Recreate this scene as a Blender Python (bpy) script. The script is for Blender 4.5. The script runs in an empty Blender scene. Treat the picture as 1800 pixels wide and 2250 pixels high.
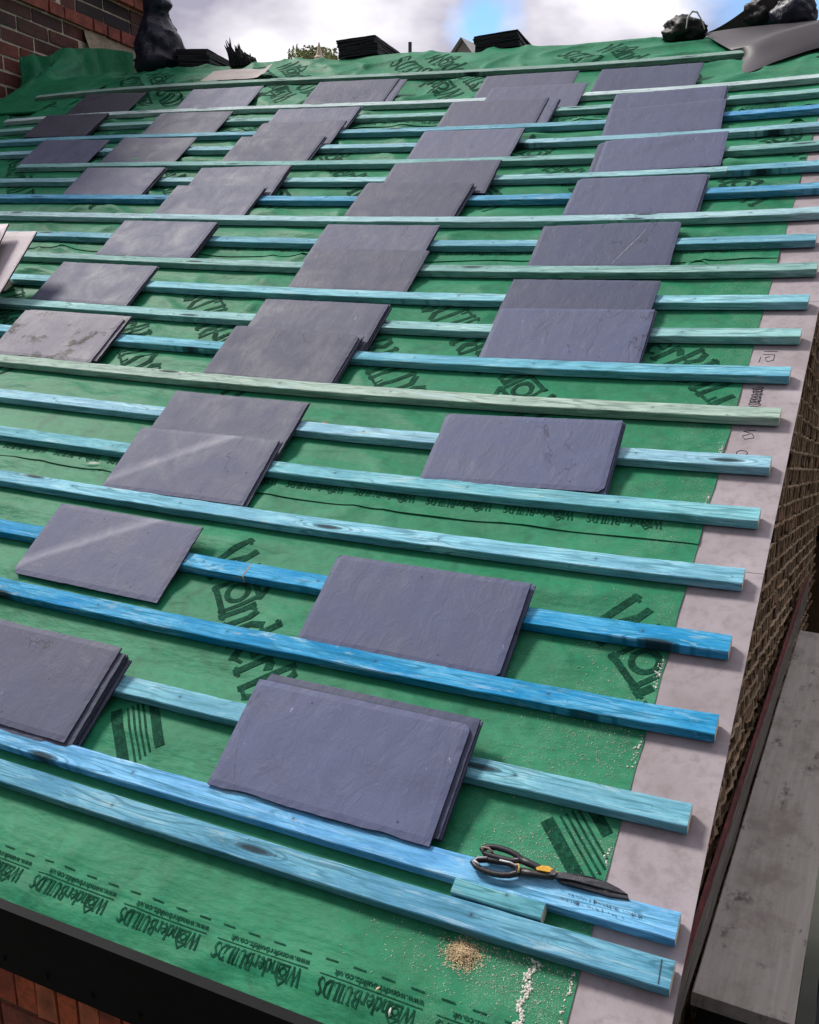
import bpy, bmesh, math, random
from mathutils import Vector, Matrix, noise, Euler

random.seed(11)
SC = bpy.context.scene
COL = SC.collection
R = math.radians

# ------------------------------------------------------------------ frame of the roof
PH = R(26.5)                                   # roof pitch
CP, SP = math.cos(PH), math.sin(PH)
MR = Matrix.Rotation(PH, 4, 'X')               # roof coords (u right, v up-slope, n normal) -> world

# ------------------------------------------------------------------ camera
CAMR = [[0.902889, 0.384612, -0.192004], [0.116547, -0.648938, -0.751862], [-0.413774, 0.65647, -0.630744]]
cam = bpy.data.cameras.new('camera')
camo = bpy.data.objects.new('camera', cam)
COL.objects.link(camo)
right, down, fwd = [Vector(r) for r in CAMR]
rm = Matrix((right, -down, -fwd)).transposed().to_4x4()
camo.matrix_world = MR @ Matrix.Translation((0.16012, -0.76258, 1.62598)) @ rm
cam.sensor_fit = 'HORIZONTAL'
cam.sensor_width = 36
cam.lens = 2120.64 / 1800 * 36
cam.clip_start = 0.05
cam.clip_end = 2000
SC.camera = camo

# ------------------------------------------------------------------ world, sun, exposure
SUN_AZ, SUN_EL = R(-78), R(50)                 # azimuth from +Y towards +X
sdir = Vector((math.sin(SUN_AZ) * math.cos(SUN_EL), math.cos(SUN_AZ) * math.cos(SUN_EL), math.sin(SUN_EL)))
wd = bpy.data.worlds.new('World')
SC.world = wd
wd.use_nodes = True
nt = wd.node_tree
for n_ in list(nt.nodes):
    nt.nodes.remove(n_)


def N(tree, typ, **kw):
    n = tree.nodes.new(typ)
    for k, v in kw.items():
        setattr(n, k, v)
    return n


def setin(n, **kw):
    for k, v in kw.items():
        n.inputs[k.replace('_', ' ')].default_value = v


out = N(nt, 'ShaderNodeOutputWorld')
bg = N(nt, 'ShaderNodeBackground')
bg.inputs['Strength'].default_value = 0.1
nt.links.new(bg.outputs[0], out.inputs[0])
sky = N(nt, 'ShaderNodeTexSky', sky_type='NISHITA')
sky.sun_disc = False
sky.sun_elevation = SUN_EL
sky.sun_rotation = SUN_AZ
sky.air_density = 1.2
sky.dust_density = 0.6
tc = N(nt, 'ShaderNodeTexCoord')
mp = N(nt, 'ShaderNodeMapping')
mp.inputs['Scale'].default_value = (1, 1, 1.9)
mp.inputs['Location'].default_value = (0.31, 0.4, 0.12)
nt.links.new(tc.outputs['Generated'], mp.inputs[0])
cn = N(nt, 'ShaderNodeTexNoise')
setin(cn, Scale=4.2, Detail=7.0, Roughness=0.52, Distortion=0.25)
nt.links.new(mp.outputs[0], cn.inputs['Vector'])
cr = N(nt, 'ShaderNodeValToRGB')
cr.color_ramp.elements[0].position = 0.30
cr.color_ramp.elements[1].position = 0.38
nt.links.new(cn.outputs[0], cr.inputs[0])
cn2 = N(nt, 'ShaderNodeTexNoise')
setin(cn2, Scale=4.0, Detail=5.0, Roughness=0.5)
nt.links.new(mp.outputs[0], cn2.inputs['Vector'])
cr2 = N(nt, 'ShaderNodeValToRGB')
cr2.color_ramp.elements[0].position = 0.40
cr2.color_ramp.elements[0].color = (5.3, 5.05, 6.4, 1)
cr2.color_ramp.elements[1].position = 0.60
cr2.color_ramp.elements[1].color = (16.5, 16.0, 16.5, 1)
nt.links.new(cn2.outputs[0], cr2.inputs[0])
dp = N(nt, 'ShaderNodeVectorMath', operation='DOT_PRODUCT')
dp.inputs[1].default_value = Vector((-0.28, 0.55, 0.80)).normalized()
nt.links.new(tc.outputs['Generated'], dp.inputs[0])
gl = N(nt, 'ShaderNodeMapRange')
setin(gl, From_Min=-0.35, From_Max=1.0, To_Min=0.0, To_Max=1.0)
nt.links.new(dp.outputs['Value'], gl.inputs[0])
gm = N(nt, 'ShaderNodeMath', operation='MULTIPLY_ADD')
gm.inputs[1].default_value = 0.92
gm.inputs[2].default_value = 0.08
gp = N(nt, 'ShaderNodeMath', operation='POWER')
gp.inputs[1].default_value = 1.5
nt.links.new(gl.outputs[0], gp.inputs[0])
nt.links.new(gp.outputs[0], gm.inputs[0])
vm = N(nt, 'ShaderNodeVectorMath', operation='SCALE')
nt.links.new(cr2.outputs[0], vm.inputs[0])
nt.links.new(gm.outputs[0], vm.inputs['Scale'])
skt = N(nt, 'ShaderNodeVectorMath', operation='MULTIPLY')
skt.inputs[1].default_value = (0.62, 0.88, 1.25)
skx = N(nt, 'ShaderNodeVectorMath', operation='SCALE')
nt.links.new(sky.outputs[0], skt.inputs[0])
nt.links.new(skt.outputs[0], skx.inputs[0])
skx.inputs['Scale'].default_value = 1.5
# two breaks in the cloud where blue shows
cov = cr.outputs[0]
wn = N(nt, 'ShaderNodeTexNoise')
setin(wn, Scale=9.0, Detail=6.0, Roughness=0.6)
nt.links.new(tc.outputs['Generated'], wn.inputs['Vector'])
for dv_, r0_, r1_ in (((-0.3555, 0.9145, 0.1932), 0.040, 0.058), ((-0.0778, 0.9782, 0.1926), 0.085, 0.13)):
    dd = N(nt, 'ShaderNodeVectorMath', operation='DISTANCE')
    dd.inputs[1].default_value = dv_
    nt.links.new(tc.outputs['Generated'], dd.inputs[0])
    ad = N(nt, 'ShaderNodeMath', operation='MULTIPLY_ADD')
    ad.inputs[1].default_value = 0.09
    nt.links.new(wn.outputs[0], ad.inputs[0])
    nt.links.new(dd.outputs['Value'], ad.inputs[2])
    mr_ = N(nt, 'ShaderNodeMapRange')
    setin(mr_, From_Min=r0_ + 0.02, From_Max=r1_ + 0.03, To_Min=0.0, To_Max=1.0)
    nt.links.new(ad.outputs[0], mr_.inputs[0])
    mm = N(nt, 'ShaderNodeMath', operation='MULTIPLY')
    nt.links.new(cov, mm.inputs[0])
    nt.links.new(mr_.outputs[0], mm.inputs[1])
    cov = mm.outputs[0]
mx = N(nt, 'ShaderNodeMix', data_type='RGBA')
nt.links.new(cov, mx.inputs[0])
nt.links.new(skx.outputs[0], mx.inputs[6])
nt.links.new(vm.outputs[0], mx.inputs[7])
nt.links.new(mx.outputs[2], bg.inputs[0])

sun = bpy.data.lights.new('sun', 'SUN')
sun.energy = 3.5
sun.angle = R(11)
sun.color = (1.0, 0.95, 0.88)
suno = bpy.data.objects.new('sun', sun)
COL.objects.link(suno)
suno.rotation_euler = (-sdir).to_track_quat('-Z', 'Y').to_euler()
SC.view_settings.view_transform = 'Standard'
SC.view_settings.look = 'None'
SC.view_settings.exposure = 0.12
SC.view_settings.gamma = 1.0

# ------------------------------------------------------------------ roof shape (sags slightly, measured)
G = 0.2
VB = [-0.1006, -0.0192, 0.1851, 0.3888, 0.5942, 0.7942, 1.0001, 1.1972, 1.4021, 1.5972, 1.7954, 1.9942, 2.1963,
      2.3965, 2.6005, 2.8027, 3.0053, 3.2039, 3.4029, 3.6025, 3.8047, 3.9942, 4.4695]
BH, BW = 0.0265, 0.0486
RIDGE = 4.93
WALLX = -5.75


def Wf(u, v):
    u = u / G
    v = v / G
    x = (u + 6) / 6.0
    a = v / 10 - 1
    return G * ((0.109228 + 0.000255 * v / 10) * x ** 2 + (0.021571 + 0.002119 * v / 10) * x ** 3
                - 0.068151 * a * a - 0.01855 * x * a * a)


def RW(u, v, n=0.0):
    return MR @ Vector((u, v, n + Wf(u, v)))


def sm(a, b, x):
    t = min(1.0, max(0.0, (x - a) / (b - a)))
    return t * t * (3 - 2 * t)


def mem_n(u, v):
    """height of the draped membrane above the roof surface"""
    d = 1.0
    for b in VB:
        if v < b:
            d = min(d, b - v)
        elif v > b + BW:
            d = min(d, v - b - BW)
        else:
            d = 0.0
            break
    e = sm(0.0, 0.075, d)
    up = sm(0.6, 3.2, v)
    left = sm(-0.8, -2.2, u)
    amp = 0.0078 + 0.0125 * up + 0.002 * left
    w = noise.noise(Vector((u * 1.1, v * 7.0, 3.1)))
    w += 0.7 * noise.noise(Vector((u * 3.2 + v * 3.0, v * 4.0 - u * 2.0, 7.7)))
    c1 = 1 - abs(noise.noise(Vector((u * 2.0 + v * 2.2, v * 2.5 - u * 1.1, 1.3))))
    c2 = 1 - abs(noise.noise(Vector((u * 2.4 - v * 2.0, v * 3.0 + u * 1.4, 9.3))))
    w += 1.1 * (c1 ** 9) + 0.7 * (c2 ** 10) - 0.25
    wm = amp * w * e * (0.25 + 0.75 * sm(-0.12, -0.5, u))
    if v > 4.52:
        wm += 0.012 * sm(4.52, 4.75, v) * (0.5 + noise.noise(Vector((u * 1.6, v * 2.0, 4.4))))
    if u > -0.28:                                # laid over the stiff verge board
        wm = max(wm, -0.0012)
    return -0.0015 + min(wm, 0.022)


# ------------------------------------------------------------------ helpers
def mk(name, verts, faces, mats, M=None, parent=None, idx=None, smooth=False):
    me = bpy.data.meshes.new(name)
    me.from_pydata([tuple(v) for v in verts], [], faces)
    for m in (mats if isinstance(mats, (list, tuple)) else [mats]):
        me.materials.append(m)
    if idx:
        me.polygons.foreach_set('material_index', idx)
    if smooth:
        me.polygons.foreach_set('use_smooth', [True] * len(me.polygons))
    me.update()
    o = bpy.data.objects.new(name, me)
    COL.objects.link(o)
    if parent is not None:
        o.parent = parent
    if M is not None:
        o.matrix_local = M
    return o


def tag(o, label=None, cat=None, group=None, kind=None):
    if label:
        o['label'] = label
    if cat:
        o['category'] = cat
    if group:
        o['group'] = group
    if kind:
        o['kind'] = kind
    return o


def empty(name, M, label, cat, group=None):
    o = bpy.data.objects.new(name, None)
    o.empty_display_size = 0.1
    COL.objects.link(o)
    o.matrix_world = M
    return tag(o, label, cat, group)


class MB:
    """collects shapes into one mesh"""

    def __init__(s):
        s.v, s.f, s.i = [], [], []

    def add(s, vs, fs, mi=0):
        b = len(s.v)
        s.v += [Vector(p) for p in vs]
        for q in fs:
            s.f.append(tuple(k + b for k in q))
            s.i.append(mi)

    def box(s, c, d, M=None, mi=0, jit=0.0):
        x, y, z = d[0] / 2, d[1] / 2, d[2] / 2
        vs = [Vector((sx * x, sy * y, sz * z)) for sz in (-1, 1) for sy in (-1, 1) for sx in (-1, 1)]
        if jit:
            vs = [v + Vector((random.uniform(-jit, jit), random.uniform(-jit, jit), random.uniform(-jit, jit))) for v in vs]
        if M:
            vs = [M @ v for v in vs]
        c = Vector(c)
        s.add([v + c for v in vs], [(0, 2, 3, 1), (4, 5, 7, 6), (0, 1, 5, 4), (2, 6, 7, 3), (0, 4, 6, 2), (1, 3, 7, 5)], mi)

    def tube(s, pts, rad, seg=6, mi=0, closed=False, flat=1.0, up=None):
        pts = [Vector(p) for p in pts]
        n = len(pts)
        if not isinstance(rad, (list, tuple)):
            rad = [rad] * n
        vs = []
        pa = None
        for k, p in enumerate(pts):
            if closed:
                t = pts[(k + 1) % n] - pts[k - 1]
            else:
                t = pts[min(k + 1, n - 1)] - pts[max(k - 1, 0)]
            if t.length < 1e-9:
                t = Vector((0, 0, 1))
            t.normalize()
            ref = Vector(up) if up else (pa if pa else (Vector((0, 0, 1)) if abs(t.z) < 0.9 else Vector((1, 0, 0))))
            a = t.cross(ref)
            if a.length < 1e-6:
                a = t.cross(Vector((1, 0.1, 0)))
            a.normalize()
            b = a.cross(t).normalized()
            if not up:
                pa = b
            for q in range(seg):
                an = 2 * math.pi * q / seg
                vs.append(p + a * (math.cos(an) * rad[k]) + b * (math.sin(an) * rad[k] * flat))
        fs = []
        m = n if closed else n - 1
        for k in range(m):
            k2 = (k + 1) % n
            for q in range(seg):
                q2 = (q + 1) % seg
                fs.append((k * seg + q, k * seg + q2, k2 * seg + q2, k2 * seg + q))
        if not closed:
            fs.append(tuple(range(seg))[::-1])
            fs.append(tuple((n - 1) * seg + q for q in range(seg)))
        s.add(vs, fs, mi)

    def grid(s, rows, mi=0):
        nr, nc = len(rows), len(rows[0])
        s.add([p for r_ in rows for p in r_], [(a * nc + b, a * nc + b + 1, (a + 1) * nc + b + 1, (a + 1) * nc + b)
                                               for a in range(nr - 1) for b in range(nc - 1)], mi)

    def prism(s, poly, z0, z1, mi=0):
        n = len(poly)
        z0 = z0 if isinstance(z0, (list, tuple)) else [z0] * n
        z1 = z1 if isinstance(z1, (list, tuple)) else [z1] * n
        vs = [Vector((p[0], p[1], z0[k])) for k, p in enumerate(poly)] + [Vector((p[0], p[1], z1[k])) for k, p in enumerate(poly)]
        s.add(vs, [tuple(range(n))[::-1], tuple(range(n, 2 * n))] + [(k, (k + 1) % n, n + (k + 1) % n, n + k) for k in range(n)], mi)

    def build(s, name, mats, M=None, parent=None, smooth=False):
        return mk(name, s.v, s.f, mats, M, parent, s.i, smooth)


# ------------------------------------------------------------------ materials
def newmat(name):
    m = bpy.data.materials.new(name)
    m.use_nodes = True
    t = m.node_tree
    return m, t, t.nodes['Principled BSDF']


def ramp(t, src, stops):
    r_ = N(t, 'ShaderNodeValToRGB')
    e = r_.color_ramp.elements
    while len(e) < len(stops):
        e.new(0.5)
    for k, (p, c) in enumerate(stops):
        e[k].position = p
        e[k].color = (c, c, c, 1) if not isinstance(c, (tuple, list)) else (*c, 1)
    t.links.new(src, r_.inputs[0])
    return r_.outputs[0]


def tex(t, scale, detail=4.0, rough=0.55, vec=None, dist=0.0, typ='ShaderNodeTexNoise', stretch=None, rnd=True, obj=True):
    tcn = N(t, 'ShaderNodeTexCoord')
    v = tcn.outputs['Object'] if vec is None else vec
    if stretch or rnd:
        m = N(t, 'ShaderNodeMapping')
        t.links.new(v, m.inputs[0])
        if stretch:
            m.inputs['Scale'].default_value = stretch
        if rnd:
            oi = N(t, 'ShaderNodeObjectInfo')
            vmul = N(t, 'ShaderNodeMath', operation='MULTIPLY')
            vmul.inputs[1].default_value = 37.0
            t.links.new(oi.outputs['Random'], vmul.inputs[0])
            cmb = N(t, 'ShaderNodeCombineXYZ')
            for q in range(3):
                t.links.new(vmul.outputs[0], cmb.inputs[q])
            t.links.new(cmb.outputs[0], m.inputs['Location'])
        v = m.outputs[0]
    n = N(t, typ)
    t.links.new(v, n.inputs['Vector'])
    n.inputs['Scale'].default_value = scale
    if typ == 'ShaderNodeTexNoise':
        setin(n, Detail=detail, Roughness=rough, Distortion=dist)
    return n


def mix(t, fac, a, b, mode='MIX'):
    m = N(t, 'ShaderNodeMix', data_type='RGBA', blend_type=mode)
    for sock, val in ((0, fac), (6, a), (7, b)):
        if hasattr(val, 'is_output') or isinstance(val, bpy.types.NodeSocket):
            t.links.new(val, m.inputs[sock])
        elif isinstance(val, (int, float)):
            m.inputs[sock].default_value = val
        else:
            m.inputs[sock].default_value = (*val, 1)
    return m.outputs[2]


def bump(t, b, h, strength, dist=0.002, prev=None):
    n = N(t, 'ShaderNodeBump')
    setin(n, Strength=strength, Distance=dist)
    t.links.new(h, n.inputs['Height'])
    if prev is not None:
        t.links.new(prev, n.inputs['Normal'])
    t.links.new(n.outputs[0], b.inputs['Normal'])
    return n.outputs[0]


def membrane_mat():
    m, t, b = newmat('green_membrane')
    n1 = tex(t, 3.0, 5, 0.6, rnd=False)
    n2 = tex(t, 45.0, 4, 0.6, rnd=False)
    n3 = tex(t, 700.0, 2, 0.6, rnd=False)
    c = mix(t, ramp(t, n1.outputs[0], [(0.3, 0), (0.7, 1)]), (0.013, 0.170, 0.080), (0.024, 0.236, 0.122))
    c = mix(t, ramp(t, n2.outputs[0], [(0.35, 0.35), (0.62, 0)]), c, (0.012, 0.11, 0.045))
    c = mix(t, ramp(t, n3.outputs[0], [(0.60, 0), (0.72, 0.25)]), c, (0.05, 0.29, 0.15))
    n5 = tex(t, 9.0, 6, 0.65, rnd=False, dist=0.8)
    c = mix(t, ramp(t, n5.outputs[0], [(0.52, 0), (0.70, 0.6)]), c, (0.006, 0.092, 0.043))
    c = mix(t, ramp(t, n5.outputs[0], [(0.30, 0.4), (0.42, 0)]), c, (0.036, 0.262, 0.140))
    # fine dust caught near the verge
    tcd = N(t, 'ShaderNodeTexCoord')
    sx_ = N(t, 'ShaderNodeSeparateXYZ')
    t.links.new(tcd.outputs['Object'], sx_.inputs[0])
    mrx = N(t, 'ShaderNodeMapRange')
    setin(mrx, From_Min=-0.62, From_Max=-0.18, To_Min=0.0, To_Max=1.0)
    t.links.new(sx_.outputs[0], mrx.inputs[0])
    nd = tex(t, 520.0, 3, 0.7, rnd=False)
    nd2 = tex(t, 14.0, 4, 0.6, rnd=False)
    ma = N(t, 'ShaderNodeMath', operation='MULTIPLY')
    t.links.new(mrx.outputs[0], ma.inputs[0])
    t.links.new(ramp(t, nd.outputs[0], [(0.52, 0), (0.66, 1)]), ma.inputs[1])
    mb_ = N(t, 'ShaderNodeMath', operation='MULTIPLY')
    t.links.new(ma.outputs[0], mb_.inputs[0])
    t.links.new(ramp(t, nd2.outputs[0], [(0.42, 0), (0.66, 0.85)]), mb_.inputs[1])
    c = mix(t, mb_.outputs[0], c, (0.34, 0.44, 0.33))
    t.links.new(c, b.inputs['Base Color'])
    b.inputs['Roughness'].default_value = 0.55
    b.inputs['Specular IOR Level'].default_value = 0.15
    p = bump(t, b, n3.outputs[0], 0.35, 0.0006)
    n4 = tex(t, 26.0, 4, 0.5, rnd=False, stretch=(0.6, 1.6, 1))
    bump(t, b, n4.outputs[0], 0.4, 0.010, p)
    return m


def slate_mat(name, base, dark, light, stain=0.0, streak=0.0):
    m, t, b = newmat(name)
    n1 = tex(t, 7.0, 6, 0.62, dist=0.6)
    n2 = tex(t, 26.0, 8, 0.72, stretch=(0.9, 0.45, 1.0), dist=1.6)
    n3 = tex(t, 330.0, 3, 0.65)
    oi = N(t, 'ShaderNodeObjectInfo')
    c = mix(t, ramp(t, n1.outputs[0], [(0.3, 0), (0.7, 1)]), dark, base)
    c = mix(t, ramp(t, n2.outputs[0], [(0.55, 0), (0.80, 0.32)]), c, light)
    c = mix(t, ramp(t, n2.outputs[0], [(0.28, 0.6), (0.36, 0)]), c, tuple(x * 0.45 for x in dark))
    c = mix(t, ramp(t, n3.outputs[0], [(0.62, 0), (0.75, 0.35)]), c, light)
    if streak:
        tc2 = N(t, 'ShaderNodeTexCoord')
        m2 = N(t, 'ShaderNodeMapping')
        m2.inputs['Rotation'].default_value = (0, 0, R(-32))
        t.links.new(tc2.outputs['Object'], m2.inputs[0])
        sp = N(t, 'ShaderNodeSeparateXYZ')
        t.links.new(m2.outputs[0], sp.inputs[0])
        ns = N(t, 'ShaderNodeMath', operation='MULTIPLY_ADD')
        ns.inputs[1].default_value = 0.02
        t.links.new(n1.outputs[0], ns.inputs[0])
        t.links.new(sp.outputs[1], ns.inputs[2])
        c = mix(t, ramp(t, ns.outputs[0], [(streak - 0.016, 0), (streak, 0.42), (streak + 0.008, 0.30), (streak + 0.03, 0)]), c, (0.36, 0.36, 0.43))
    if stain:
        s1 = tex(t, 9.0, 8, 0.7, dist=0.3)
        c = mix(t, ramp(t, s1.outputs[0], [(0.54, 0), (0.60, stain)]), c, (0.012, 0.011, 0.012))
    # hair cracks, nicks and pale flecks
    ck = tex(t, 5.0, 4, 0.5, stretch=(1.6, 0.7, 1.0), dist=0.4)
    cm_ = tex(t, 3.0, 2, 0.5)
    line = ramp(t, ck.outputs[0], [(0.492, 0), (0.498, 1), (0.502, 1), (0.508, 0)])
    mk_ = N(t, 'ShaderNodeMath', operation='MULTIPLY')
    t.links.new(line, mk_.inputs[0])
    t.links.new(ramp(t, cm_.outputs[0], [(0.60, 0), (0.66, 0.75)]), mk_.inputs[1])
    c = mix(t, mk_.outputs[0], c, tuple(x * 0.3 for x in dark))
    fk = tex(t, 48.0, 3, 0.75, stretch=(1.0, 0.4, 1.0))
    c = mix(t, ramp(t, fk.outputs[0], [(0.70, 0), (0.76, 0.7)]), c, tuple(min(1, x * 1.5) for x in light))
    c = mix(t, ramp(t, fk.outputs[0], [(0.235, 0.8), (0.28, 0)]), c, tuple(x * 0.3 for x in dark))
    # per-slate shade
    hs = N(t, 'ShaderNodeHueSaturation')
    mr = N(t, 'ShaderNodeMapRange')
    setin(mr, To_Min=0.74, To_Max=1.26)
    t.links.new(oi.outputs['Random'], mr.inputs[0])
    t.links.new(mr.outputs[0], hs.inputs['Value'])
    t.links.new(c, hs.inputs['Color'])
    # nail holes: two little dark discs on the centre line
    tcn = N(t, 'ShaderNodeTexCoord')
    cur = hs.outputs[0]
    for (hx, hy) in ((0.035, 0.028), (0.07, 0.224)):
        ds = N(t, 'ShaderNodeVectorMath', operation='DISTANCE')
        cmb = N(t, 'ShaderNodeCombineXYZ')
        sx = N(t, 'ShaderNodeMath', operation='MULTIPLY_ADD')
        sx.inputs[1].default_value = 0.25 if hy < 0.1 else -0.3
        sx.inputs[2].default_value = hx - (0.1 if hy < 0.1 else -0.12)
        t.links.new(oi.outputs['Random'], sx.inputs[0])
        t.links.new(sx.outputs[0], cmb.inputs[0])
        cmb.inputs[1].default_value = hy
        fl = N(t, 'ShaderNodeVectorMath', operation='MULTIPLY')
        fl.inputs[1].default_value = (1, 1, 0)
        t.links.new(tcn.outputs['Object'], fl.inputs[0])
        t.links.new(fl.outputs[0], ds.inputs[0])
        t.links.new(cmb.outputs[0], ds.inputs[1])
        cur = mix(t, ramp(t, ds.outputs['Value'], [(0.0022, 1), (0.0034, 0)]), cur, (0.008, 0.008, 0.009))
    t.links.new(cur, b.inputs['Base Color'])
    rr = ramp(t, n1.outputs[0], [(0.3, 0.52), (0.7, 0.72)])
    t.links.new(rr, b.inputs['Roughness'])
    b.inputs['Specular IOR Level'].default_value = 0.28
    p = bump(t, b, n2.outputs[0], 0.65, 0.003)
    p = bump(t, b, n1.outputs[0], 0.35, 0.004, p)
    bump(t, b, n3.outputs[0], 0.25, 0.001, p)
    return m


def batten_mat():
    """blue stained pine: the tint comes from each batten's own object colour"""
    m, t, b = newmat('stained_pine')
    oi = N(t, 'ShaderNodeObjectInfo')
    g = tex(t, 1.0, 6, 0.68, stretch=(3.2, 70.0, 70.0), dist=0.9)
    blot = tex(t, 1.0, 7, 0.68, stretch=(4.5, 15.0, 15.0), dist=0.5)
    fine = tex(t, 1.0, 4, 0.7, stretch=(14.0, 420.0, 420.0))
    vor = tex(t, 1.0, stretch=(2.6, 15.0, 9.0), typ='ShaderNodeTexVoronoi')
    spot = tex(t, 60.0, 4, 0.7)
    hs = N(t, 'ShaderNodeHueSaturation')
    setin(hs, Saturation=1.15, Value=0.42)
    t.links.new(oi.outputs['Color'], hs.inputs['Color'])
    hl = N(t, 'ShaderNodeHueSaturation')
    setin(hl, Saturation=0.55, Value=1.22)
    t.links.new(oi.outputs['Color'], hl.inputs['Color'])
    hb = N(t, 'ShaderNodeHueSaturation')
    setin(hb, Hue=0.515, Saturation=1.12, Value=0.80)
    t.links.new(oi.outputs['Color'], hb.inputs['Color'])
    c = mix(t, ramp(t, blot.outputs[0], [(0.40, 0), (0.58, 1)]), hb.outputs[0], oi.outputs['Color'])
    c = mix(t, ramp(t, blot.outputs[0], [(0.58, 0), (0.75, 0.75)]), c, hl.outputs[0])
    c = mix(t, ramp(t, g.outputs[0], [(0.36, 0.9), (0.44, 0.15), (0.50, 0)]), c, hs.outputs[0])
    c = mix(t, ramp(t, g.outputs[0], [(0.56, 0), (0.66, 0.5)]), c, hl.outputs[0])
    c = mix(t, ramp(t, fine.outputs[0], [(0.36, 0.75), (0.47, 0)]), c, hs.outputs[0])
    # patchy dye: soaked dark areas and bleached ones
    dye = tex(t, 1.0, 6, 0.7, stretch=(5.5, 30.0, 30.0), dist=1.2)
    c = mix(t, ramp(t, dye.outputs[0], [(0.30, 0.85), (0.42, 0)]), c, hs.outputs[0])
    c = mix(t, ramp(t, dye.outputs[0], [(0.58, 0), (0.68, 0.55)]), c, (0.42, 0.60, 0.64))
    # cathedral grain
    cg = tex(t, 1.0, 2, 0.45, stretch=(1.7, 20.0, 20.0), dist=0.3)
    cgm = N(t, 'ShaderNodeMath', operation='MULTIPLY')
    cgm.inputs[1].default_value = 62.0
    t.links.new(cg.outputs[0], cgm.inputs[0])
    cgs = N(t, 'ShaderNodeMath', operation='SINE')
    t.links.new(cgm.outputs[0], cgs.inputs[0])
    cgk = N(t, 'ShaderNodeMath', operation='MULTIPLY')
    t.links.new(ramp(t, cgs.outputs[0], [(0.55, 0), (0.97, 0.75)]), cgk.inputs[0])
    t.links.new(ramp(t, blot.outputs[0], [(0.38, 0.15), (0.58, 1)]), cgk.inputs[1])
    c = mix(t, cgk.outputs[0], c, hs.outputs[0])
    # knots with dark rings
    wv = N(t, 'ShaderNodeMath', operation='SINE')
    ml = N(t, 'ShaderNodeMath', operation='MULTIPLY')
    ml.inputs[1].default_value = 75.0
    t.links.new(vor.outputs['Distance'], ml.inputs[0])
    t.links.new(ml.outputs[0], wv.inputs[0])
    inside = ramp(t, vor.outputs['Distance'], [(0.16, 1), (0.36, 0)])
    ring = ramp(t, wv.outputs[0], [(0.2, 0), (0.8, 0.8)])
    km = N(t, 'ShaderNodeMath', operation='MULTIPLY')
    t.links.new(inside, km.inputs[0])
    t.links.new(ring, km.inputs[1])
    # only some cells carry a knot
    vor.voronoi_dimensions = '2D'
    sel = N(t, 'ShaderNodeSeparateColor')
    t.links.new(vor.outputs['Color'], sel.inputs[0])
    km2 = N(t, 'ShaderNodeMath', operation='MULTIPLY')
    t.links.new(km.outputs[0], km2.inputs[0])
    t.links.new(ramp(t, sel.outputs[0], [(0.66, 0), (0.68, 1)]), km2.inputs[1])
    c = mix(t, km2.outputs[0], c, hs.outputs[0])
    kc = N(t, 'ShaderNodeMath', operation='MULTIPLY')
    t.links.new(ramp(t, vor.outputs['Distance'], [(0.07, 0.95), (0.13, 0)]), kc.inputs[0])
    t.links.new(ramp(t, sel.outputs[0], [(0.66, 0), (0.68, 1)]), kc.inputs[1])
    c = mix(t, kc.outputs[0], c, (0.012, 0.03, 0.04))
    # dirt specks and rubbed patches
    c = mix(t, ramp(t, spot.outputs[0], [(0.66, 0), (0.73, 0.75)]), c, (0.02, 0.05, 0.06))
    rub = tex(t, 1.0, 7, 0.75, stretch=(6.0, 24.0, 24.0))
    c = mix(t, ramp(t, rub.outputs[0], [(0.60, 0), (0.70, 0.65)]), c, (0.40, 0.47, 0.44))
    rub2 = tex(t, 1.0, 7, 0.75, stretch=(9.0, 40.0, 40.0), dist=0.6)
    c = mix(t, ramp(t, rub2.outputs[0], [(0.24, 0.75), (0.33, 0)]), c, (0.035, 0.075, 0.085))
    # nail heads: one dark dot every 0.4 m along the batten
    tn = N(t, 'ShaderNodeTexCoord')
    sn_ = N(t, 'ShaderNodeSeparateXYZ')
    t.links.new(tn.outputs['Object'], sn_.inputs[0])
    ax_ = N(t, 'ShaderNodeMath', operation='ADD')
    t.links.new(sn_.outputs[0], ax_.inputs[0])
    ax_.inputs[1].default_value = 50.0
    md = N(t, 'ShaderNodeMath', operation='MODULO')
    md.inputs[1].default_value = 0.405
    t.links.new(ax_.outputs[0], md.inputs[0])
    cn_ = N(t, 'ShaderNodeCombineXYZ')
    t.links.new(md.outputs[0], cn_.inputs[0])
    t.links.new(sn_.outputs[1], cn_.inputs[1])
    dn_ = N(t, 'ShaderNodeVectorMath', operation='DISTANCE')
    dn_.inputs[1].default_value = (0.2, 0.026, 0.0)
    t.links.new(cn_.outputs[0], dn_.inputs[0])
    c = mix(t, ramp(t, dn_.outputs['Value'], [(0.0022, 0.95), (0.0036, 0.25), (0.010, 0)]), c, (0.02, 0.025, 0.028))
    t.links.new(c, b.inputs['Base Color'])
    b.inputs['Roughness'].default_value = 0.75
    b.inputs['Specular IOR Level'].default_value = 0.2
    p = bump(t, b, g.outputs[0], 0.5, 0.0025)
    p = bump(t, b, blot.outputs[0], 0.3, 0.003, p)
    bump(t, b, fine.outputs[0], 0.45, 0.001, p)
    return m


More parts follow.
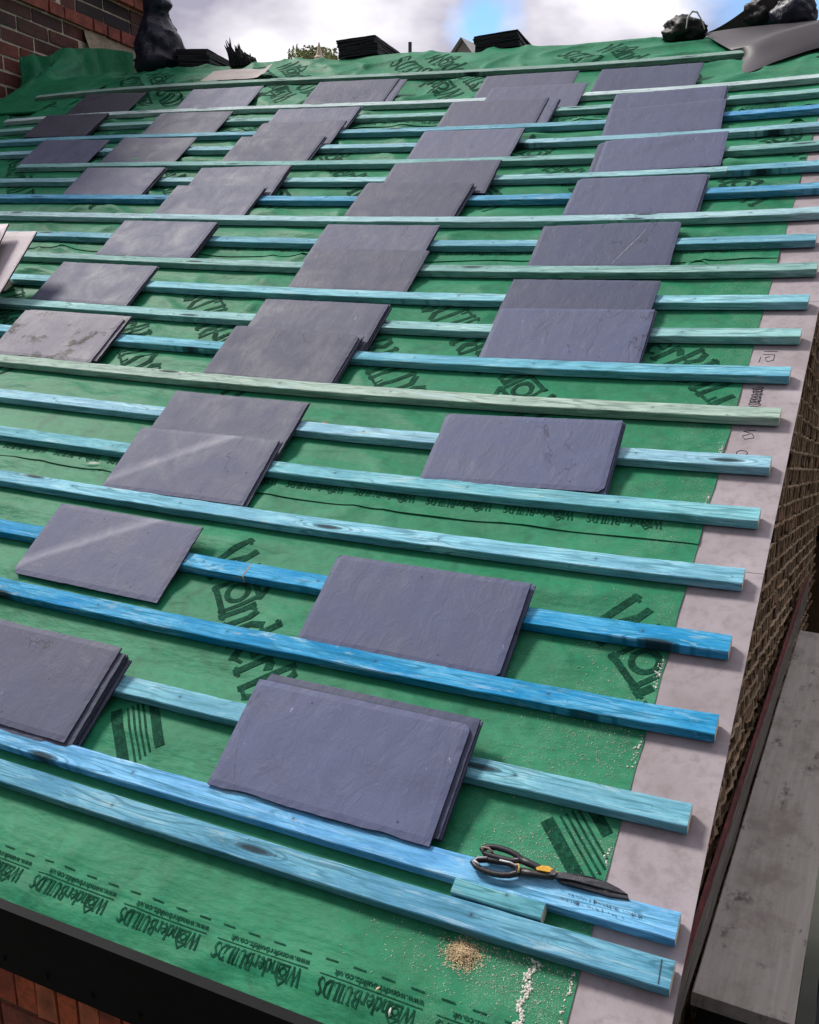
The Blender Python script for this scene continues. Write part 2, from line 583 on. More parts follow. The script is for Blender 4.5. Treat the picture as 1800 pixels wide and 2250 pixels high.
def plain(name, col, rough=0.7, var=0.25, scale=20.0, bumpv=0.3, bd=0.003, spec=0.4, stretch=None, metal=0.0, rnd=True):
    m, t, b = newmat(name)
    n1 = tex(t, scale, 6, 0.62, stretch=stretch, rnd=rnd)
    n2 = tex(t, scale * 0.22, 4, 0.6, stretch=stretch, rnd=rnd)
    c = mix(t, ramp(t, n1.outputs[0], [(0.3, 0), (0.7, 1)]), tuple(x * (1 - var) for x in col), tuple(min(1, x * (1 + var)) for x in col))
    c = mix(t, ramp(t, n2.outputs[0], [(0.35, 0.5), (0.6, 0)]), c, tuple(x * (1 - 1.5 * var) for x in col))
    t.links.new(c, b.inputs['Base Color'])
    b.inputs['Roughness'].default_value = rough
    b.inputs['Specular IOR Level'].default_value = spec
    b.inputs['Metallic'].default_value = metal
    if bumpv:
        bump(t, b, n1.outputs[0], bumpv, bd)
    return m


def attr_mat(name, rough=0.8, scale=60.0, dirt=(0.03, 0.025, 0.02), dirtamt=0.6):
    """colour per brick from a colour attribute, roughened by noise"""
    m, t, b = newmat(name)
    a = N(t, 'ShaderNodeAttribute')
    a.attribute_name = 'tint'
    n1 = tex(t, scale, 6, 0.65, rnd=False)
    n2 = tex(t, scale * 0.25, 5, 0.65, rnd=False)
    c = mix(t, ramp(t, n2.outputs[0], [(0.45, 0), (0.7, dirtamt)]), a.outputs['Color'], dirt)
    c = mix(t, ramp(t, n1.outputs[0], [(0.35, 0.5), (0.6, 0)]), c, dirt)
    t.links.new(c, b.inputs['Base Color'])
    b.inputs['Roughness'].default_value = rough
    bump(t, b, n1.outputs[0], 0.6, 0.006)
    return m


def tint(o, cols):
    """cols: one colour per polygon"""
    me = o.data
    at = me.color_attributes.new('tint', 'FLOAT_COLOR', 'CORNER')
    k = 0
    for p in me.polygons:
        for _ in p.loop_indices:
            at.data[k].color = (*cols[p.index], 1)
            k += 1


M_MEM = membrane_mat()
M_PRINT = plain('dark_green_print', (0.008, 0.070, 0.040), 0.8, 0.6, 150.0, 0.0, spec=0.08, rnd=False)
M_UNDER = plain('grey_membrane_underside', (0.036, 0.030, 0.038), 0.55, 0.12, 300.0, 0.2, 0.0006, 0.5)
M_BAT = batten_mat()
M_END = plain('cut_pine', (0.82, 0.73, 0.56), 0.8, 0.18, 130.0, 0.2, 0.001)
M_SL = slate_mat('purple_slate', (0.112, 0.120, 0.190), (0.074, 0.080, 0.134), (0.21, 0.22, 0.29))
M_SLS = slate_mat('streaked_slate', (0.112, 0.120, 0.190), (0.074, 0.080, 0.134), (0.21, 0.22, 0.29), 0.0, 0.17)
M_SLB = slate_mat('blue_slate', (0.092, 0.107, 0.190), (0.060, 0.070, 0.134), (0.20, 0.215, 0.30))
M_SLD = slate_mat('dark_slate', (0.06, 0.06, 0.085), (0.04, 0.04, 0.06), (0.13, 0.13, 0.17))
M_SLO = slate_mat('stained_slate', (0.19, 0.18, 0.225), (0.14, 0.13, 0.17), (0.32, 0.30, 0.35), 0.95)
M_SLP = slate_mat('glare_slate', (0.72, 0.63, 0.68), (0.60, 0.52, 0.57), (0.82, 0.76, 0.79))  # slate colour whitened: reflected sky glare is painted in
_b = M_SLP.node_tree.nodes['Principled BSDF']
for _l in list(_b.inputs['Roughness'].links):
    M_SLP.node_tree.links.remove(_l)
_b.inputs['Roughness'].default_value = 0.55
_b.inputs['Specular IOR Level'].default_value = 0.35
M_SLE = plain('slate_edge', (0.045, 0.045, 0.065), 0.75, 0.5, 160.0, 0.6, 0.002)
M_VERGE = plain('fibre_cement', (0.34, 0.295, 0.32), 0.8, 0.16, 16.0, 0.3, 0.0015, spec=0.25)
def verge_mat():
    m, t, b = newmat('fibre_cement_board')
    n1 = tex(t, 5.0, 6, 0.6)
    n2 = tex(t, 40.0, 5, 0.65)
    n3 = tex(t, 420.0, 3, 0.7)
    n4 = tex(t, 90.0, 4, 0.75)
    c = mix(t, ramp(t, n1.outputs[0], [(0.32, 0), (0.68, 1)]), (0.265, 0.225, 0.235), (0.40, 0.355, 0.385))
    c = mix(t, ramp(t, n2.outputs[0], [(0.30, 0.5), (0.5, 0)]), c, (0.22, 0.185, 0.19))
    c = mix(t, ramp(t, n3.outputs[0], [(0.30, 0.5), (0.40, 0)]), c, (0.16, 0.135, 0.14))
    c = mix(t, ramp(t, n4.outputs[0], [(0.22, 0.85), (0.29, 0)]), c, (0.10, 0.085, 0.09))
    c = mix(t, ramp(t, n4.outputs[0], [(0.72, 0), (0.78, 0.6)]), c, (0.55, 0.53, 0.54))
    t.links.new(c, b.inputs['Base Color'])
    b.inputs['Roughness'].default_value = 0.82
    b.inputs['Specular IOR Level'].default_value = 0.25
    bump(t, b, n2.outputs[0], 0.3, 0.0015)
    return m


M_VERGE = verge_mat()
M_PEN = plain('pen_ink', (0.03, 0.03, 0.05), 0.5, 0.2, 50.0, 0)
M_BLACK = plain('black_plastic', (0.005, 0.005, 0.006), 0.6, 0.3, 30.0, 0.1, spec=0.15)
M_STRIP = plain('grey_eaves_strip', (0.026, 0.022, 0.028), 0.6, 0.2, 30.0, 0.1, spec=0.2)
M_BRICK = attr_mat('brick', 0.85, 70.0)
M_CHIM = attr_mat('sooty_brick', 0.75, 40.0, (0.012, 0.008, 0.010), 0.7)
M_MORT = plain('sunlit_mortar', (0.78, 0.68, 0.54), 0.9, 0.35, 50.0, 0.6, 0.006)  # pale mortar, brightened so sunlit joint edges are painted into its colour
M_DMORT = plain('dark_mortar', (0.07, 0.05, 0.035), 0.9, 0.4, 50.0, 0.6, 0.006)

# ------------------------------------------------------------------ ground, far things beyond the ridge
gs = MB()
gs.add([(-900, -900, -5.6), (900, -900, -5.6), (900, 900, -5.6), (-900, 900, -5.6)], [(0, 1, 2, 3)])
tag(gs.build('ground', plain('dark_yard_ground', (0.06, 0.065, 0.05), 0.95, 0.4, 0.6, 0)), kind='structure')

# ------------------------------------------------------------------ house below the membrane
house = empty('house', Matrix.Identity(4), 'brick house whose stripped roof is laid with green membrane and battens', 'house')


def hx(s):
    """gable face: wanders slightly off square with the battens"""
    return -0.100 + 0.0200 * s


dk = MB()
nu, nv = 30, 26
top = [[MR @ Vector((-7.0 + (6.93) * i / nu, -0.27 + (RIDGE + 0.24) * j / nv, -0.035 + Wf(-7.0 + 6.93 * i / nu, -0.27 + (RIDGE + 0.24) * j / nv)))
        for i in range(nu + 1)] for j in range(nv + 1)]
dk.grid(top)
rid = top[-1]
dk.grid([rid, [Vector((p.x, p.y + 4.4, p.z - 2.2)) for p in rid]])
dk.build('roof_deck', plain('rough_boarding', (0.10, 0.07, 0.045), 0.9, 0.3, 30.0, 0.3), None, house)

# front wall under the eaves: red soldier course and stretchers
br = MB()
cols = []


def brick(bm, c, d, col, jit=0.002):
    bm.box(c, d, jit=jit)
    global cols
    cols += [col] * 6


FY = -0.235
x = -7.0
while x < -0.14:
    col = random.choice([(0.68, 0.15, 0.055), (0.72, 0.18, 0.07), (0.58, 0.12, 0.055), (0.76, 0.21, 0.09)])
    brick(br, (x + 0.029, FY + 0.05 + random.uniform(-0.002, 0.002), -0.365), (0.052, 0.1, 0.19), col)
    x += 0.0585
for k in range(28):
    z = -0.505 - k * 0.075
    x = -7.0 + (0.11 if k % 2 else 0)
    while x < -0.16:
        w_ = min(0.215, -0.14 - x)
        brick(br, (x + w_ / 2, FY + 0.05, z), (w_, 0.1, 0.065), random.choice([(0.44, 0.10, 0.045), (0.40, 0.09, 0.05), (0.34, 0.085, 0.05)]))
        x += 0.225
o = br.build('front_wall', M_BRICK, None, house)
tint(o, cols)
mo = MB()
mo.box((-3.57, FY + 0.056, -3.0), (6.86, 0.10, 5.4))
mo.build('front_wall_mortar', plain('red_wall_mortar', (0.16, 0.10, 0.05), 0.9, 0.3, 40.0, 0.5), None, house)

# gable wall at the right: old brickwork seen at a raking angle, courses dropping towards the back
GSH = math.tan(R(-12.0))
br = MB()
cols = []
GC = 0.064
for k in range(-12, 75):
    z0 = -0.10 + k * GC
    s = -0.2 + (0.055 if k % 2 else 0.0)
    while s < 4.4:
        zb = z0 + GSH * s
        if zb + GC < s * math.tan(PH) - 0.035:
            pr = random.uniform(-0.008, 0.008)
            col = random.choice([(0.22, 0.12, 0.065), (0.27, 0.145, 0.08), (0.18, 0.10, 0.06), (0.34, 0.16, 0.085), (0.24, 0.15, 0.095), (0.14, 0.085, 0.055)])
            f0 = len(br.f)
            c = Vector((hx(s) - 0.05 + pr, s + 0.0475, zb + GC / 2))
            vsx = [c + Vector((sx * 0.05, sy * 0.0465, sz * (GC - 0.012) / 2 + GSH * sy * 0.0465)) + Vector([random.uniform(-0.004, 0.004) for _ in range(3)]) for sx in (-1, 1) for sy in (-1, 1) for sz in (-1, 1)]
            br.add(vsx, [(0, 1, 3, 2), (4, 6, 7, 5), (0, 4, 5, 1), (2, 3, 7, 6), (0, 2, 6, 4), (1, 5, 7, 3)])
            cols += [col] * (len(br.f) - f0)
        s += 0.108
for k in range(60):
    z0 = -1.1 - k * 0.075
    brick(br, (hx(2.0) - 0.075, 2.1, z0 + 0.03), (0.1, 4.6, 0.066), (0.16, 0.10, 0.06), 0.004)
o = br.build('gable_wall', M_BRICK, None, house)
tint(o, cols)
mo = MB()
mo.add([(hx(-0.2) - 0.014, -0.22, -5.6), (hx(4.6) - 0.014, 4.7, -5.6), (hx(4.6) - 0.014, 4.7, 4.7 * math.tan(PH) - 0.05), (hx(-0.2) - 0.014, -0.22, -0.15)], [(0, 1, 2, 3)])
mo.build('gable_mortar', M_DMORT, None, house)
# ragged mortar squeezed out of the joints, standing proud in ridges
st = MB()
cols2 = []


def strand(pts, rad, col, seg=5):
    f0 = len(st.f)
    st.tube(pts, rad, seg)
    global cols2
    cols2 += [col] * (len(st.f) - f0)


STC = [(0.55, 0.39, 0.25), (0.45, 0.31, 0.19), (0.64, 0.47, 0.31), (0.38, 0.26, 0.16), (0.50, 0.35, 0.22)]
for k in range(-12, 75):
    z0 = -0.10 + k * GC
    s = -0.2
    while s < 4.3:
        L = random.uniform(0.25, 0.7)
        pts, rad = [], []
        n_ = max(6, int(L / 0.035))
        for q in range(n_):
            y = s + L * q / (n_ - 1)
            z = z0 + GSH * y + random.uniform(-0.004, 0.004)
            if z > y * math.tan(PH) - 0.03:
                continue
            pts.append((hx(y) + random.uniform(0.000, 0.007), y, z))
            rad.append(random.uniform(0.003, 0.0078))
        if len(pts) > 3:
            strand(pts, rad, random.choice(STC))
        s += L + random.choice([0.0, 0.0, 0.03, 0.08])
    s = -0.2 + (0.055 if k % 2 else 0.0)
    while s < 4.3:
        y = s + 0.101
        zb = z0 + GSH * y
        if zb + GC < y * math.tan(PH) - 0.03 and random.random() < 0.8:
            lean = random.uniform(-0.02, 0.02)
            strand([(hx(y) + random.uniform(0, 0.005), y, zb), (hx(y) + random.uniform(0, 0.006), y + lean * 0.5, zb + GC * 0.5), (hx(y) + random.uniform(0, 0.005), y + lean, zb + GC)],
                   [0.005, random.uniform(0.002, 0.006), 0.004], random.choice(STC), 5)
        s += 0.108
for k in range(500):
    s = random.uniform(0.0, 4.3)
    topz = s * math.tan(PH) - 0.035
    z = topz - abs(random.gauss(0, 0.3))
    L = random.uniform(0.02, 0.07)
    d = random.uniform(-0.5, 0.2)
    x0 = hx(s) + random.uniform(0.002, 0.010)
    strand([(x0, s, z), (x0 + 0.002, s + d * L * 0.5, z - L * 0.5), (x0 - 0.003, s + d * L, z - L)], [0.002, random.uniform(0.0015, 0.0035), 0.0008], random.choice(STC), 4)
o = st.build('mortar_ridges', attr_mat('ragged_mortar', 0.95, 120.0, (0.09, 0.06, 0.038), 0.6), None, house)
tint(o, cols2)

# fascia and eaves strip
fb = MB()
fb.box((-3.56, -0.285, -0.225), (6.9, 0.022, 0.150))
for k in range(5):
    fb.tube([(-1.27 + 0.115 * k, -0.300, -0.27), (-1.27 + 0.115 * k, -0.2955, -0.27)], 0.005, 8)
fb.build('fascia_board', M_BLACK, None, house)
so = MB()
so.box((-3.56, -0.2565, -0.30), (6.86, 0.033, 0.012))
so.build('soffit', M_BLACK, None, house)

# ------------------------------------------------------------------ membrane sheets
SHEETS = [(-0.335, 1.06), (0.932, 2.46), (2.325, 3.86), (3.715, 5.35)]
SHLAB = ['lowest green membrane sheet, hanging over the eaves below the first lap line',
         'second green membrane sheet up, lapped over the eaves sheet',
         'third green membrane sheet up, wrinkled, above the middle lap',
         'topmost green membrane sheet, draped over the ridge']
SW = Vector((0, 0, 0))


def sheet_pt(k, u, v, dn=0.0):
    """roof-frame point on sheet k"""
    v0, v1 = SHEETS[k]
    if v <= RIDGE:
        n = mem_n(u, v) + Wf(u, v) - 0.0016
        if k:
            lap = sm(v0 + 0.16, v0, v)
            lap2 = sm(v0 + 0.035, v0, v)
            n += 0.0022 * lap + lap2 * 0.0035 * (0.5 + noise.noise(Vector((u * 4.0, k * 9.0, 0))))
        if k == 0:
            n -= 0.10 * max(0.0, (-0.285 - v)) ** 1.0
        return Vector((u, v, n + dn))
    s = v - RIDGE
    n = mem_n(u, RIDGE) + Wf(u, RIDGE)
    a = 2 * PH
    rr = sm(0, 0.08, s)
    return Vector((u, RIDGE + s * (1 - rr * (1 - math.cos(a))), n - s * math.sin(a) * rr * 0.9 + dn))


sheets = []
for k, (v0, v1) in enumerate(SHEETS):
    du, dv = 0.018, 0.0145
    nu = int((WALLX + 0.12 + 0.156) / -du) + 1
    u0, u1 = WALLX + 0.12, -0.156
    nu = int((u1 - u0) / du)
    nv = int((v1 - v0) / dv)
    rows = []
    for j in range(nv + 1):
        row = []
        for i in range(nu + 1):
            u = u0 + (u1 - u0) * i / nu
            v = v0 + (v1 - v0) * j / nv
            if k and j == 0:
                v += 0.010 * noise.noise(Vector((u * 1.3, k * 5.0, 2.0)))
            if i == nu:
                u += 0.004 * noise.noise(Vector((v * 9.0, k, 1.0)))
            row.append(sheet_pt(k, u, v))
        rows.append(row)
    b = MB()
    b.grid(rows)
    if k == 0:                                   # turned-down front edge
        e0 = rows[0]
        b.grid([[p + Vector((0, 0.003, -0.014)) for p in e0], e0])
    o = b.build('membrane_sheet', M_MEM, MR, None, True)
    tag(o, SHLAB[k], 'roofing membrane', 'roofing membrane sheets')
    sheets.append(o)
# dark doubled strip under the eaves edge
b = MB()
rows = []
for q in range(2):
    rows.append([])
for i in range(120):
    u = -7.0 + 6.98 * i / 119
    p = sheet_pt(0, max(u, WALLX + 0.12), -0.335)
    rows[0].append(Vector((u, -0.333, p.z - 0.013)))
    rows[1].append(Vector((u, -0.322, p.z - 0.034)))
b.grid(rows)
b.grid([[p + Vector((0, 0.1, 0.0)) for p in rows[0]], rows[0]])
b.build('eaves_strip', M_STRIP, MR, house)

# ---- printing on the membrane: serif stroke letters
T1, T2 = 0.17, 0.07
GL = {
    'W': (1.15, [(T1, [(0.05, 1), (0.30, 0)]), (T2, [(0.30, 0), (0.55, 0.9)]), (T1, [(0.52, 1), (0.80, 0)]), (T2, [(0.80, 0), (1.06, 1)]),
                 (T2, [(-0.04, 0.97), (0.2, 0.97)]), (T2, [(0.95, 0.97), (1.16, 0.97)])]),
    'n': (0.62, [(T1, [(0.1, 0), (0.1, 0.66)]), (T2, [(0.1, 0.52), (0.25, 0.66), (0.38, 0.64)]), (T1, [(0.38, 0.64), (0.46, 0.5), (0.46, 0)]),
                 (T2, [(-0.02, 0.03), (0.22, 0.03)]), (T2, [(0.34, 0.03), (0.58, 0.03)])]),
    'd': (0.66, [(T1, [(0.48, 1), (0.48, 0)]), (T2, [(0.44, 0.64), (0.25, 0.68)]), (T1, [(0.25, 0.68), (0.09, 0.5), (0.09, 0.18), (0.25, 0.0)]), (T2, [(0.25, 0.02), (0.45, 0.06)]),
                 (T2, [(0.36, 0.97), (0.52, 0.97)])]),
    'e': (0.56, [(T2, [(0.08, 0.36), (0.46, 0.36), (0.44, 0.55), (0.27, 0.68)]), (T1, [(0.27, 0.68), (0.09, 0.5), (0.09, 0.18), (0.27, 0.02)]), (T2, [(0.27, 0.03), (0.47, 0.14)])]),
    'r': (0.50, [(T1, [(0.12, 0), (0.12, 0.66)]), (T2, [(0.12, 0.5), (0.26, 0.66)]), (T1, [(0.3, 0.62), (0.42, 0.56)]), (T2, [(0.0, 0.03), (0.26, 0.03)])]),
    'B': (0.72, [(T1, [(0.13, 0), (0.13, 1)]), (T2, [(0.1, 0.97), (0.38, 0.97)]), (T1, [(0.40, 0.94), (0.52, 0.75), (0.40, 0.54)]), (T2, [(0.13, 0.52), (0.42, 0.52)]),
                 (T1, [(0.44, 0.49), (0.58, 0.26), (0.44, 0.05)]), (T2, [(0.1, 0.03), (0.42, 0.03)])]),
    'U': (0.78, [(T1, [(0.14, 1), (0.14, 0.25), (0.26, 0.04), (0.4, 0.01)]), (T2, [(0.4, 0.01), (0.56, 0.08), (0.6, 0.28), (0.6, 1)]), (T2, [(0.0, 0.97), (0.28, 0.97)]), (T2, [(0.5, 0.97), (0.72, 0.97)])]),
    'I': (0.36, [(T1, [(0.16, 0), (0.16, 1)]), (T2, [(0.02, 0.97), (0.3, 0.97)]), (T2, [(0.02, 0.03), (0.3, 0.03)])]),
    'L': (0.60, [(T1, [(0.14, 0), (0.14, 1)]), (T2, [(0.02, 0.97), (0.28, 0.97)]), (T2, [(0.02, 0.03), (0.52, 0.03), (0.54, 0.22)])]),
    'D': (0.76, [(T1, [(0.13, 0), (0.13, 1)]), (T2, [(0.0, 0.97), (0.36, 0.97)]), (T1, [(0.36, 0.96), (0.6, 0.78), (0.62, 0.3), (0.36, 0.04)]), (T2, [(0.0, 0.03), (0.36, 0.03)])]),
    'S': (0.62, [(T2, [(0.52, 0.8), (0.42, 0.98), (0.24, 0.98)]), (T1, [(0.24, 0.98), (0.10, 0.78), (0.26, 0.56), (0.44, 0.42), (0.5, 0.2), (0.34, 0.02)]), (T2, [(0.34, 0.02), (0.16, 0.02), (0.06, 0.2)])]),
    'w': (0.7, [(T1, [(0.02, 0.66), (0.18, 0)]), (T2, [(0.18, 0), (0.33, 0.6)]), (T1, [(0.33, 0.66), (0.48, 0)]), (T2, [(0.48, 0), (0.62, 0.66)])]),
    'o': (0.6, [(T1, [(0.28, 0.67), (0.08, 0.5), (0.08, 0.17), (0.28, 0.0)]), (T1, [(0.28, 0.0), (0.48, 0.17), (0.48, 0.5), (0.28, 0.67)])]),
    'u': (0.6, [(T1, [(0.1, 0.66), (0.1, 0.2), (0.26, 0.02)]), (T1, [(0.26, 0.02), (0.46, 0.12), (0.46, 0.66)])]),
    'b': (0.62, [(T1, [(0.1, 1), (0.1, 0)]), (T1, [(0.12, 0.64), (0.4, 0.6), (0.48, 0.33), (0.4, 0.06), (0.12, 0.02)])]),
    'i': (0.3, [(T1, [(0.12, 0), (0.12, 0.66)]), (T1, [(0.12, 0.86), (0.12, 0.98)])]),
    'l': (0.3, [(T1, [(0.12, 0), (0.12, 1)])]),
    's': (0.5, [(T1, [(0.4, 0.6), (0.2, 0.67), (0.08, 0.52), (0.38, 0.2), (0.24, 0.02), (0.04, 0.08)])]),
    'c': (0.55, [(T1, [(0.46, 0.56), (0.27, 0.67), (0.08, 0.5), (0.08, 0.17), (0.27, 0.0), (0.46, 0.1)])]),
    'k': (0.55, [(T1, [(0.1, 0), (0.1, 1)]), (T1, [(0.12, 0.3), (0.42, 0.66)]), (T1, [(0.2, 0.38), (0.46, 0)])]),
    '.': (0.3, [(T1, [(0.12, 0.0), (0.12, 0.14)])]),
}
_ring = [(0.52 + 0.27 * math.cos(a * math.pi / 10), 0.43 + 0.215 * math.sin(a * math.pi / 10)) for a in range(21)]
GL['@'] = (1.06, [(0.12, [(0.08, 0.0), (0.08, 0.82)]), (0.12, [(0.96, 0.0), (0.96, 0.82)]), (0.12, [(0.02, 0.05), (1.02, 0.05)]), (0.12, [(0.02, 0.80), (1.02, 0.80)]),
                  (0.12, [(0.0, 0.78), (0.52, 1.22), (1.04, 0.78)]), (0.115, _ring)])


class Printer:
    def __init__(s, k):
        s.k, s.b = k, MB()

    def stroke(s, pts, w, f, h):
        step = 0.012
        for a, c in zip(pts, pts[1:]):
            ax, ay = a
            cx, cy = c
            d = math.hypot(cx - ax, cy - ay)
            if d < 1e-6:
                continue
            px, py = -(cy - ay) / d * w / 2, (cx - ax) / d * w / 2
            ex, ey = (cx - ax) / d * w * 0.25, (cy - ay) / d * w * 0.25
            n = max(1, int(d * h / step))
            rows = []
            for q in range(n + 1):
                t_ = q / n
                x_ = ax - ex + (cx - ax + 2 * ex) * t_
                y_ = ay - ey + (cy - ay + 2 * ey) * t_
                row = []
                for sg in (-1, 0, 1):
                    u, v = f(x_ + px * sg, y_ + py * sg)
                    row.append((u, v))
                rows.append(row)
            v0, v1 = SHEETS[s.k]
            hi = SHEETS[s.k + 1][0] - 0.004 if s.k + 1 < len(SHEETS) else 4.9
            for r0, r1 in zip(rows, rows[1:]):
                if all(v0 + 0.008 < v < hi and WALLX + 0.14 < u < -0.158 for u, v in r0 + r1):
                    P = [[sheet_pt(s.k, u, v, 0.0013) for u, v in r0], [sheet_pt(s.k, u, v, 0.0013) for u, v in r1]]
                    s.b.grid(P)

    def text(s, txt, u, v, ang, h, wide=1.0):
        ca, sa = math.cos(ang), math.sin(ang)
        x = 0.0
        for ch in txt:
            if ch == ' ':
                x += 0.4
                continue
            adv, st_ = GL[ch]
            for w, pts in st_:
                def f(px, py, x=x):
                    X, Y = (x + px) * h * wide, py * h
                    return u + X * ca - Y * sa, v + X * sa + Y * ca
                s.stroke(pts, w, f, h)
            x += adv
        return x * h * wide

    def bar(s, pts, w):
        s.stroke(pts, w, lambda a, c: (a, c), 1.0)

    def done(s):
        if s.b.v:
            s.b.build('printed_lettering', M_PRINT, None, sheets[s.k])


PR = [Printer(k) for k in range(4)]


def big_logo(u, v, ang):
    ca, sa = math.cos(ang), math.sin(ang)
    for p in PR:
        p.text('W@nderBUILDS', u, v, ang, 0.135, 0.78)
        # small printed panel on the next line
        if v > 1.8:
            continue
        for off, w in ((0.014, 0.026), (0.040, 0.005), (0.052, 0.005), (0.064, 0.005), (0.076, 0.005), (0.100, 0.022)):
            a0, a1, c = 0.425, 0.60 - off * 0.3, -0.30 + off
            p.bar([(u + a0 * ca - c * sa, v + a0 * sa + c * ca), (u + a1 * ca - c * sa, v + a1 * sa + c * ca)], w)


for i in range(-6, 1):
    big_logo(-0.358 + 1.045 * i, 0.655, R(-48))
    big_logo(-0.62 + 1.04 * i, 1.435, R(133))
    big_logo(-0.728 + 1.04 * i, 2.045, R(-48))
    big_logo(-0.20 + 1.04 * i, 2.83, R(133))
    big_logo(-0.438 + 1.04 * i, 3.440, R(-48))
    big_logo(0.10 + 1.04 * i, 4.22, R(133))
    big_logo(-0.388 + 1.04 * i, 4.830, R(-48))


def edge_print(p, vbase, u0, u1, sgn):
    """row of words along a sheet edge, upside down from the eaves"""
    u = u1
    while u > u0:
        L = p.text('W@nderBUILDS', u, vbase - 0.006, math.pi, 0.028, 0.80)
        p.bar([(u + 0.006, vbase), (u - 0.19, vbase)], 0.0016)
        p.text('www.wonderbuilds.co.uk', u + 0.004, vbase + 0.013, math.pi, 0.0098, 1.45)
        u -= 0.2215
    u = u1
    while u > u0:
        p.bar([(u, vbase + 0.026), (u - 0.024, vbase + 0.026)], 0.0028)
        u -= 0.0555


edge_print(PR[0], -0.240, -2.2, -0.17 + 0.0, 1)
edge_print(PR[1], 1.006, -3.6, -0.25, 1)
edge_print(PR[2], 2.412, -4.6, -0.3, 1)
edge_print(PR[3], 3.77, -5.0, -0.3, 1)
for p in PR:
    p.done()

# ------------------------------------------------------------------ verge undercloak boards
SEAMS = [-0.34, 0.862, 2.055, 3.25, 4.93]
penmarks = {1: [(-0.108, 1.746, '15'), (-0.108, 1.538, 'zig'), (-0.107, 1.345, '8'), (-0.109, 1.287, 'o')]}
VLAB = ['lowest pinkish grey verge board, from the eaves to the first seam',
        'second verge board up with pen scribbles on its face',
        'third verge board up, beside the upper battens',
        'topmost verge board, running up to the ridge']
for k in range(4):
    b = MB()
    a, c = SEAMS[k] + (0.0008 if k else 0), SEAMS[k + 1] - 0.0008
    n_ = 14
    rows = []
    for sec in ((0.0, -0.0125), (0.0, -0.0060), (-0.10, -0.0060), (-0.24, -0.0060), (-0.24, -0.0125)):
        rows.append([Vector((sec[0] + 0.0015 * noise.noise(Vector((k * 3.0, q * 0.7, 0))) * (1 if sec[0] == 0 else 0), a + (c - a) * q / n_,
                             sec[1] + Wf(sec[0], a + (c - a) * q / n_))) for q in range(n_ + 1)])
    b.grid(rows)
    b.grid([rows[-1], rows[0]])
    b.add([rows[q][0] for q in range(5)], [(0, 1, 2, 3, 4)])
    b.add([rows[q][-1] for q in range(5)], [(4, 3, 2, 1, 0)])
    o = b.build('undercloak_board', M_VERGE, MR)
    tag(o, VLAB[k], 'verge board', 'verge boards')
    if k in penmarks:
        def pen(pts):
            pm = MB()
            pm.tube([Vector((x_, y_, -0.0057 + Wf(x_, y_))) for x_, y_ in pts], 0.0012, 4)
            pm.build('pen_scribble', M_PEN, None, o)
        # 15 written sideways
        u, v = -0.112, 1.72
        pen([(u - 0.012, v + 0.05), (u + 0.025, v + 0.05)])
        pen([(u - 0.012, v + 0.035), (u + 0.02, v + 0.032), (u + 0.02, v + 0.004), (u + 0.004, v - 0.004), (u - 0.004, v + 0.016), (u + 0.008, v + 0.022)])
        pen([(u - 0.016, v + 0.02), (u - 0.018, v - 0.008)])
        # scribbled out line
        u, v = -0.112, 1.585
        pts = []
        for q in range(60):
            t_ = q / 59
            pts.append((u + 0.014 * math.sin(q * 1.15) + random.uniform(-0.003, 0.003), v - 0.085 * t_ + 0.008 * math.cos(q * 1.15)))
        pen(pts)
        u, v = -0.110, 1.36
        pen([(u + 0.018, v + 0.03), (u - 0.012, v + 0.022), (u + 0.012, v + 0.012), (u + 0.018, v - 0.004), (u - 0.004, v - 0.012), (u - 0.012, v + 0.002), (u + 0.004, v + 0.01)])
        u, v = -0.112, 1.29
        pen([(u + 0.014 * math.cos(q * 0.7), v + 0.011 * math.sin(q * 0.7)) for q in range(10)])

# ------------------------------------------------------------------ battens
ENDS_U = {1: -0.0106, 2: -0.0178, 3: -0.0376, 4: -0.0254, 5: -0.0338, 6: -0.0372, 7: -0.033, 8: -0.0342, 9: -0.0376, 10: -0.0362,
          11: -0.031, 12: -0.0306, 13: -0.027, 14: -0.050}
LEFT_U = {18: -4.31, 22: -5.13, 23: -5.266, 13: -3.9}
BCOL = {1: ((0.125, 0.36, 0.49), 'teal blue'), 2: ((0.17, 0.47, 0.74), 'bright sky blue'), 3: ((0.18, 0.46, 0.56), 'cyan blue'),
        4: ((0.045, 0.33, 0.57), 'deep blue'), 5: ((0.06, 0.37, 0.62), 'strong blue'), 6: ((0.22, 0.53, 0.66), 'light blue'),
        7: ((0.19, 0.50, 0.57), 'blue green'), 8: ((0.30, 0.57, 0.68), 'pale blue'), 9: ((0.36, 0.49, 0.42), 'pale sage'),
        10: ((0.17, 0.49, 0.61), 'mid blue'), 11: ((0.28, 0.54, 0.54), 'pale sea green'), 12: ((0.24, 0.55, 0.63), 'clear blue'),
        13: ((0.24, 0.44, 0.41), 'grey sage'), 14: ((0.18, 0.44, 0.54), 'dusty teal'), 15: ((0.40, 0.60, 0.64), 'whitish blue'),
        16: ((0.10, 0.36, 0.55), 'deep turquoise blue'), 17: ((0.27, 0.52, 0.56), 'pale teal'), 18: ((0.22, 0.44, 0.42), 'dull sage'),
        19: ((0.26, 0.50, 0.58), 'light teal'), 20: ((0.17, 0.42, 0.52), 'weathered teal'), 21: ((0.25, 0.47, 0.45), 'grey green'),
        22: ((0.50, 0.63, 0.64), 'frosty white blue'), 23: ((0.24, 0.37, 0.33), 'dull grey green')}
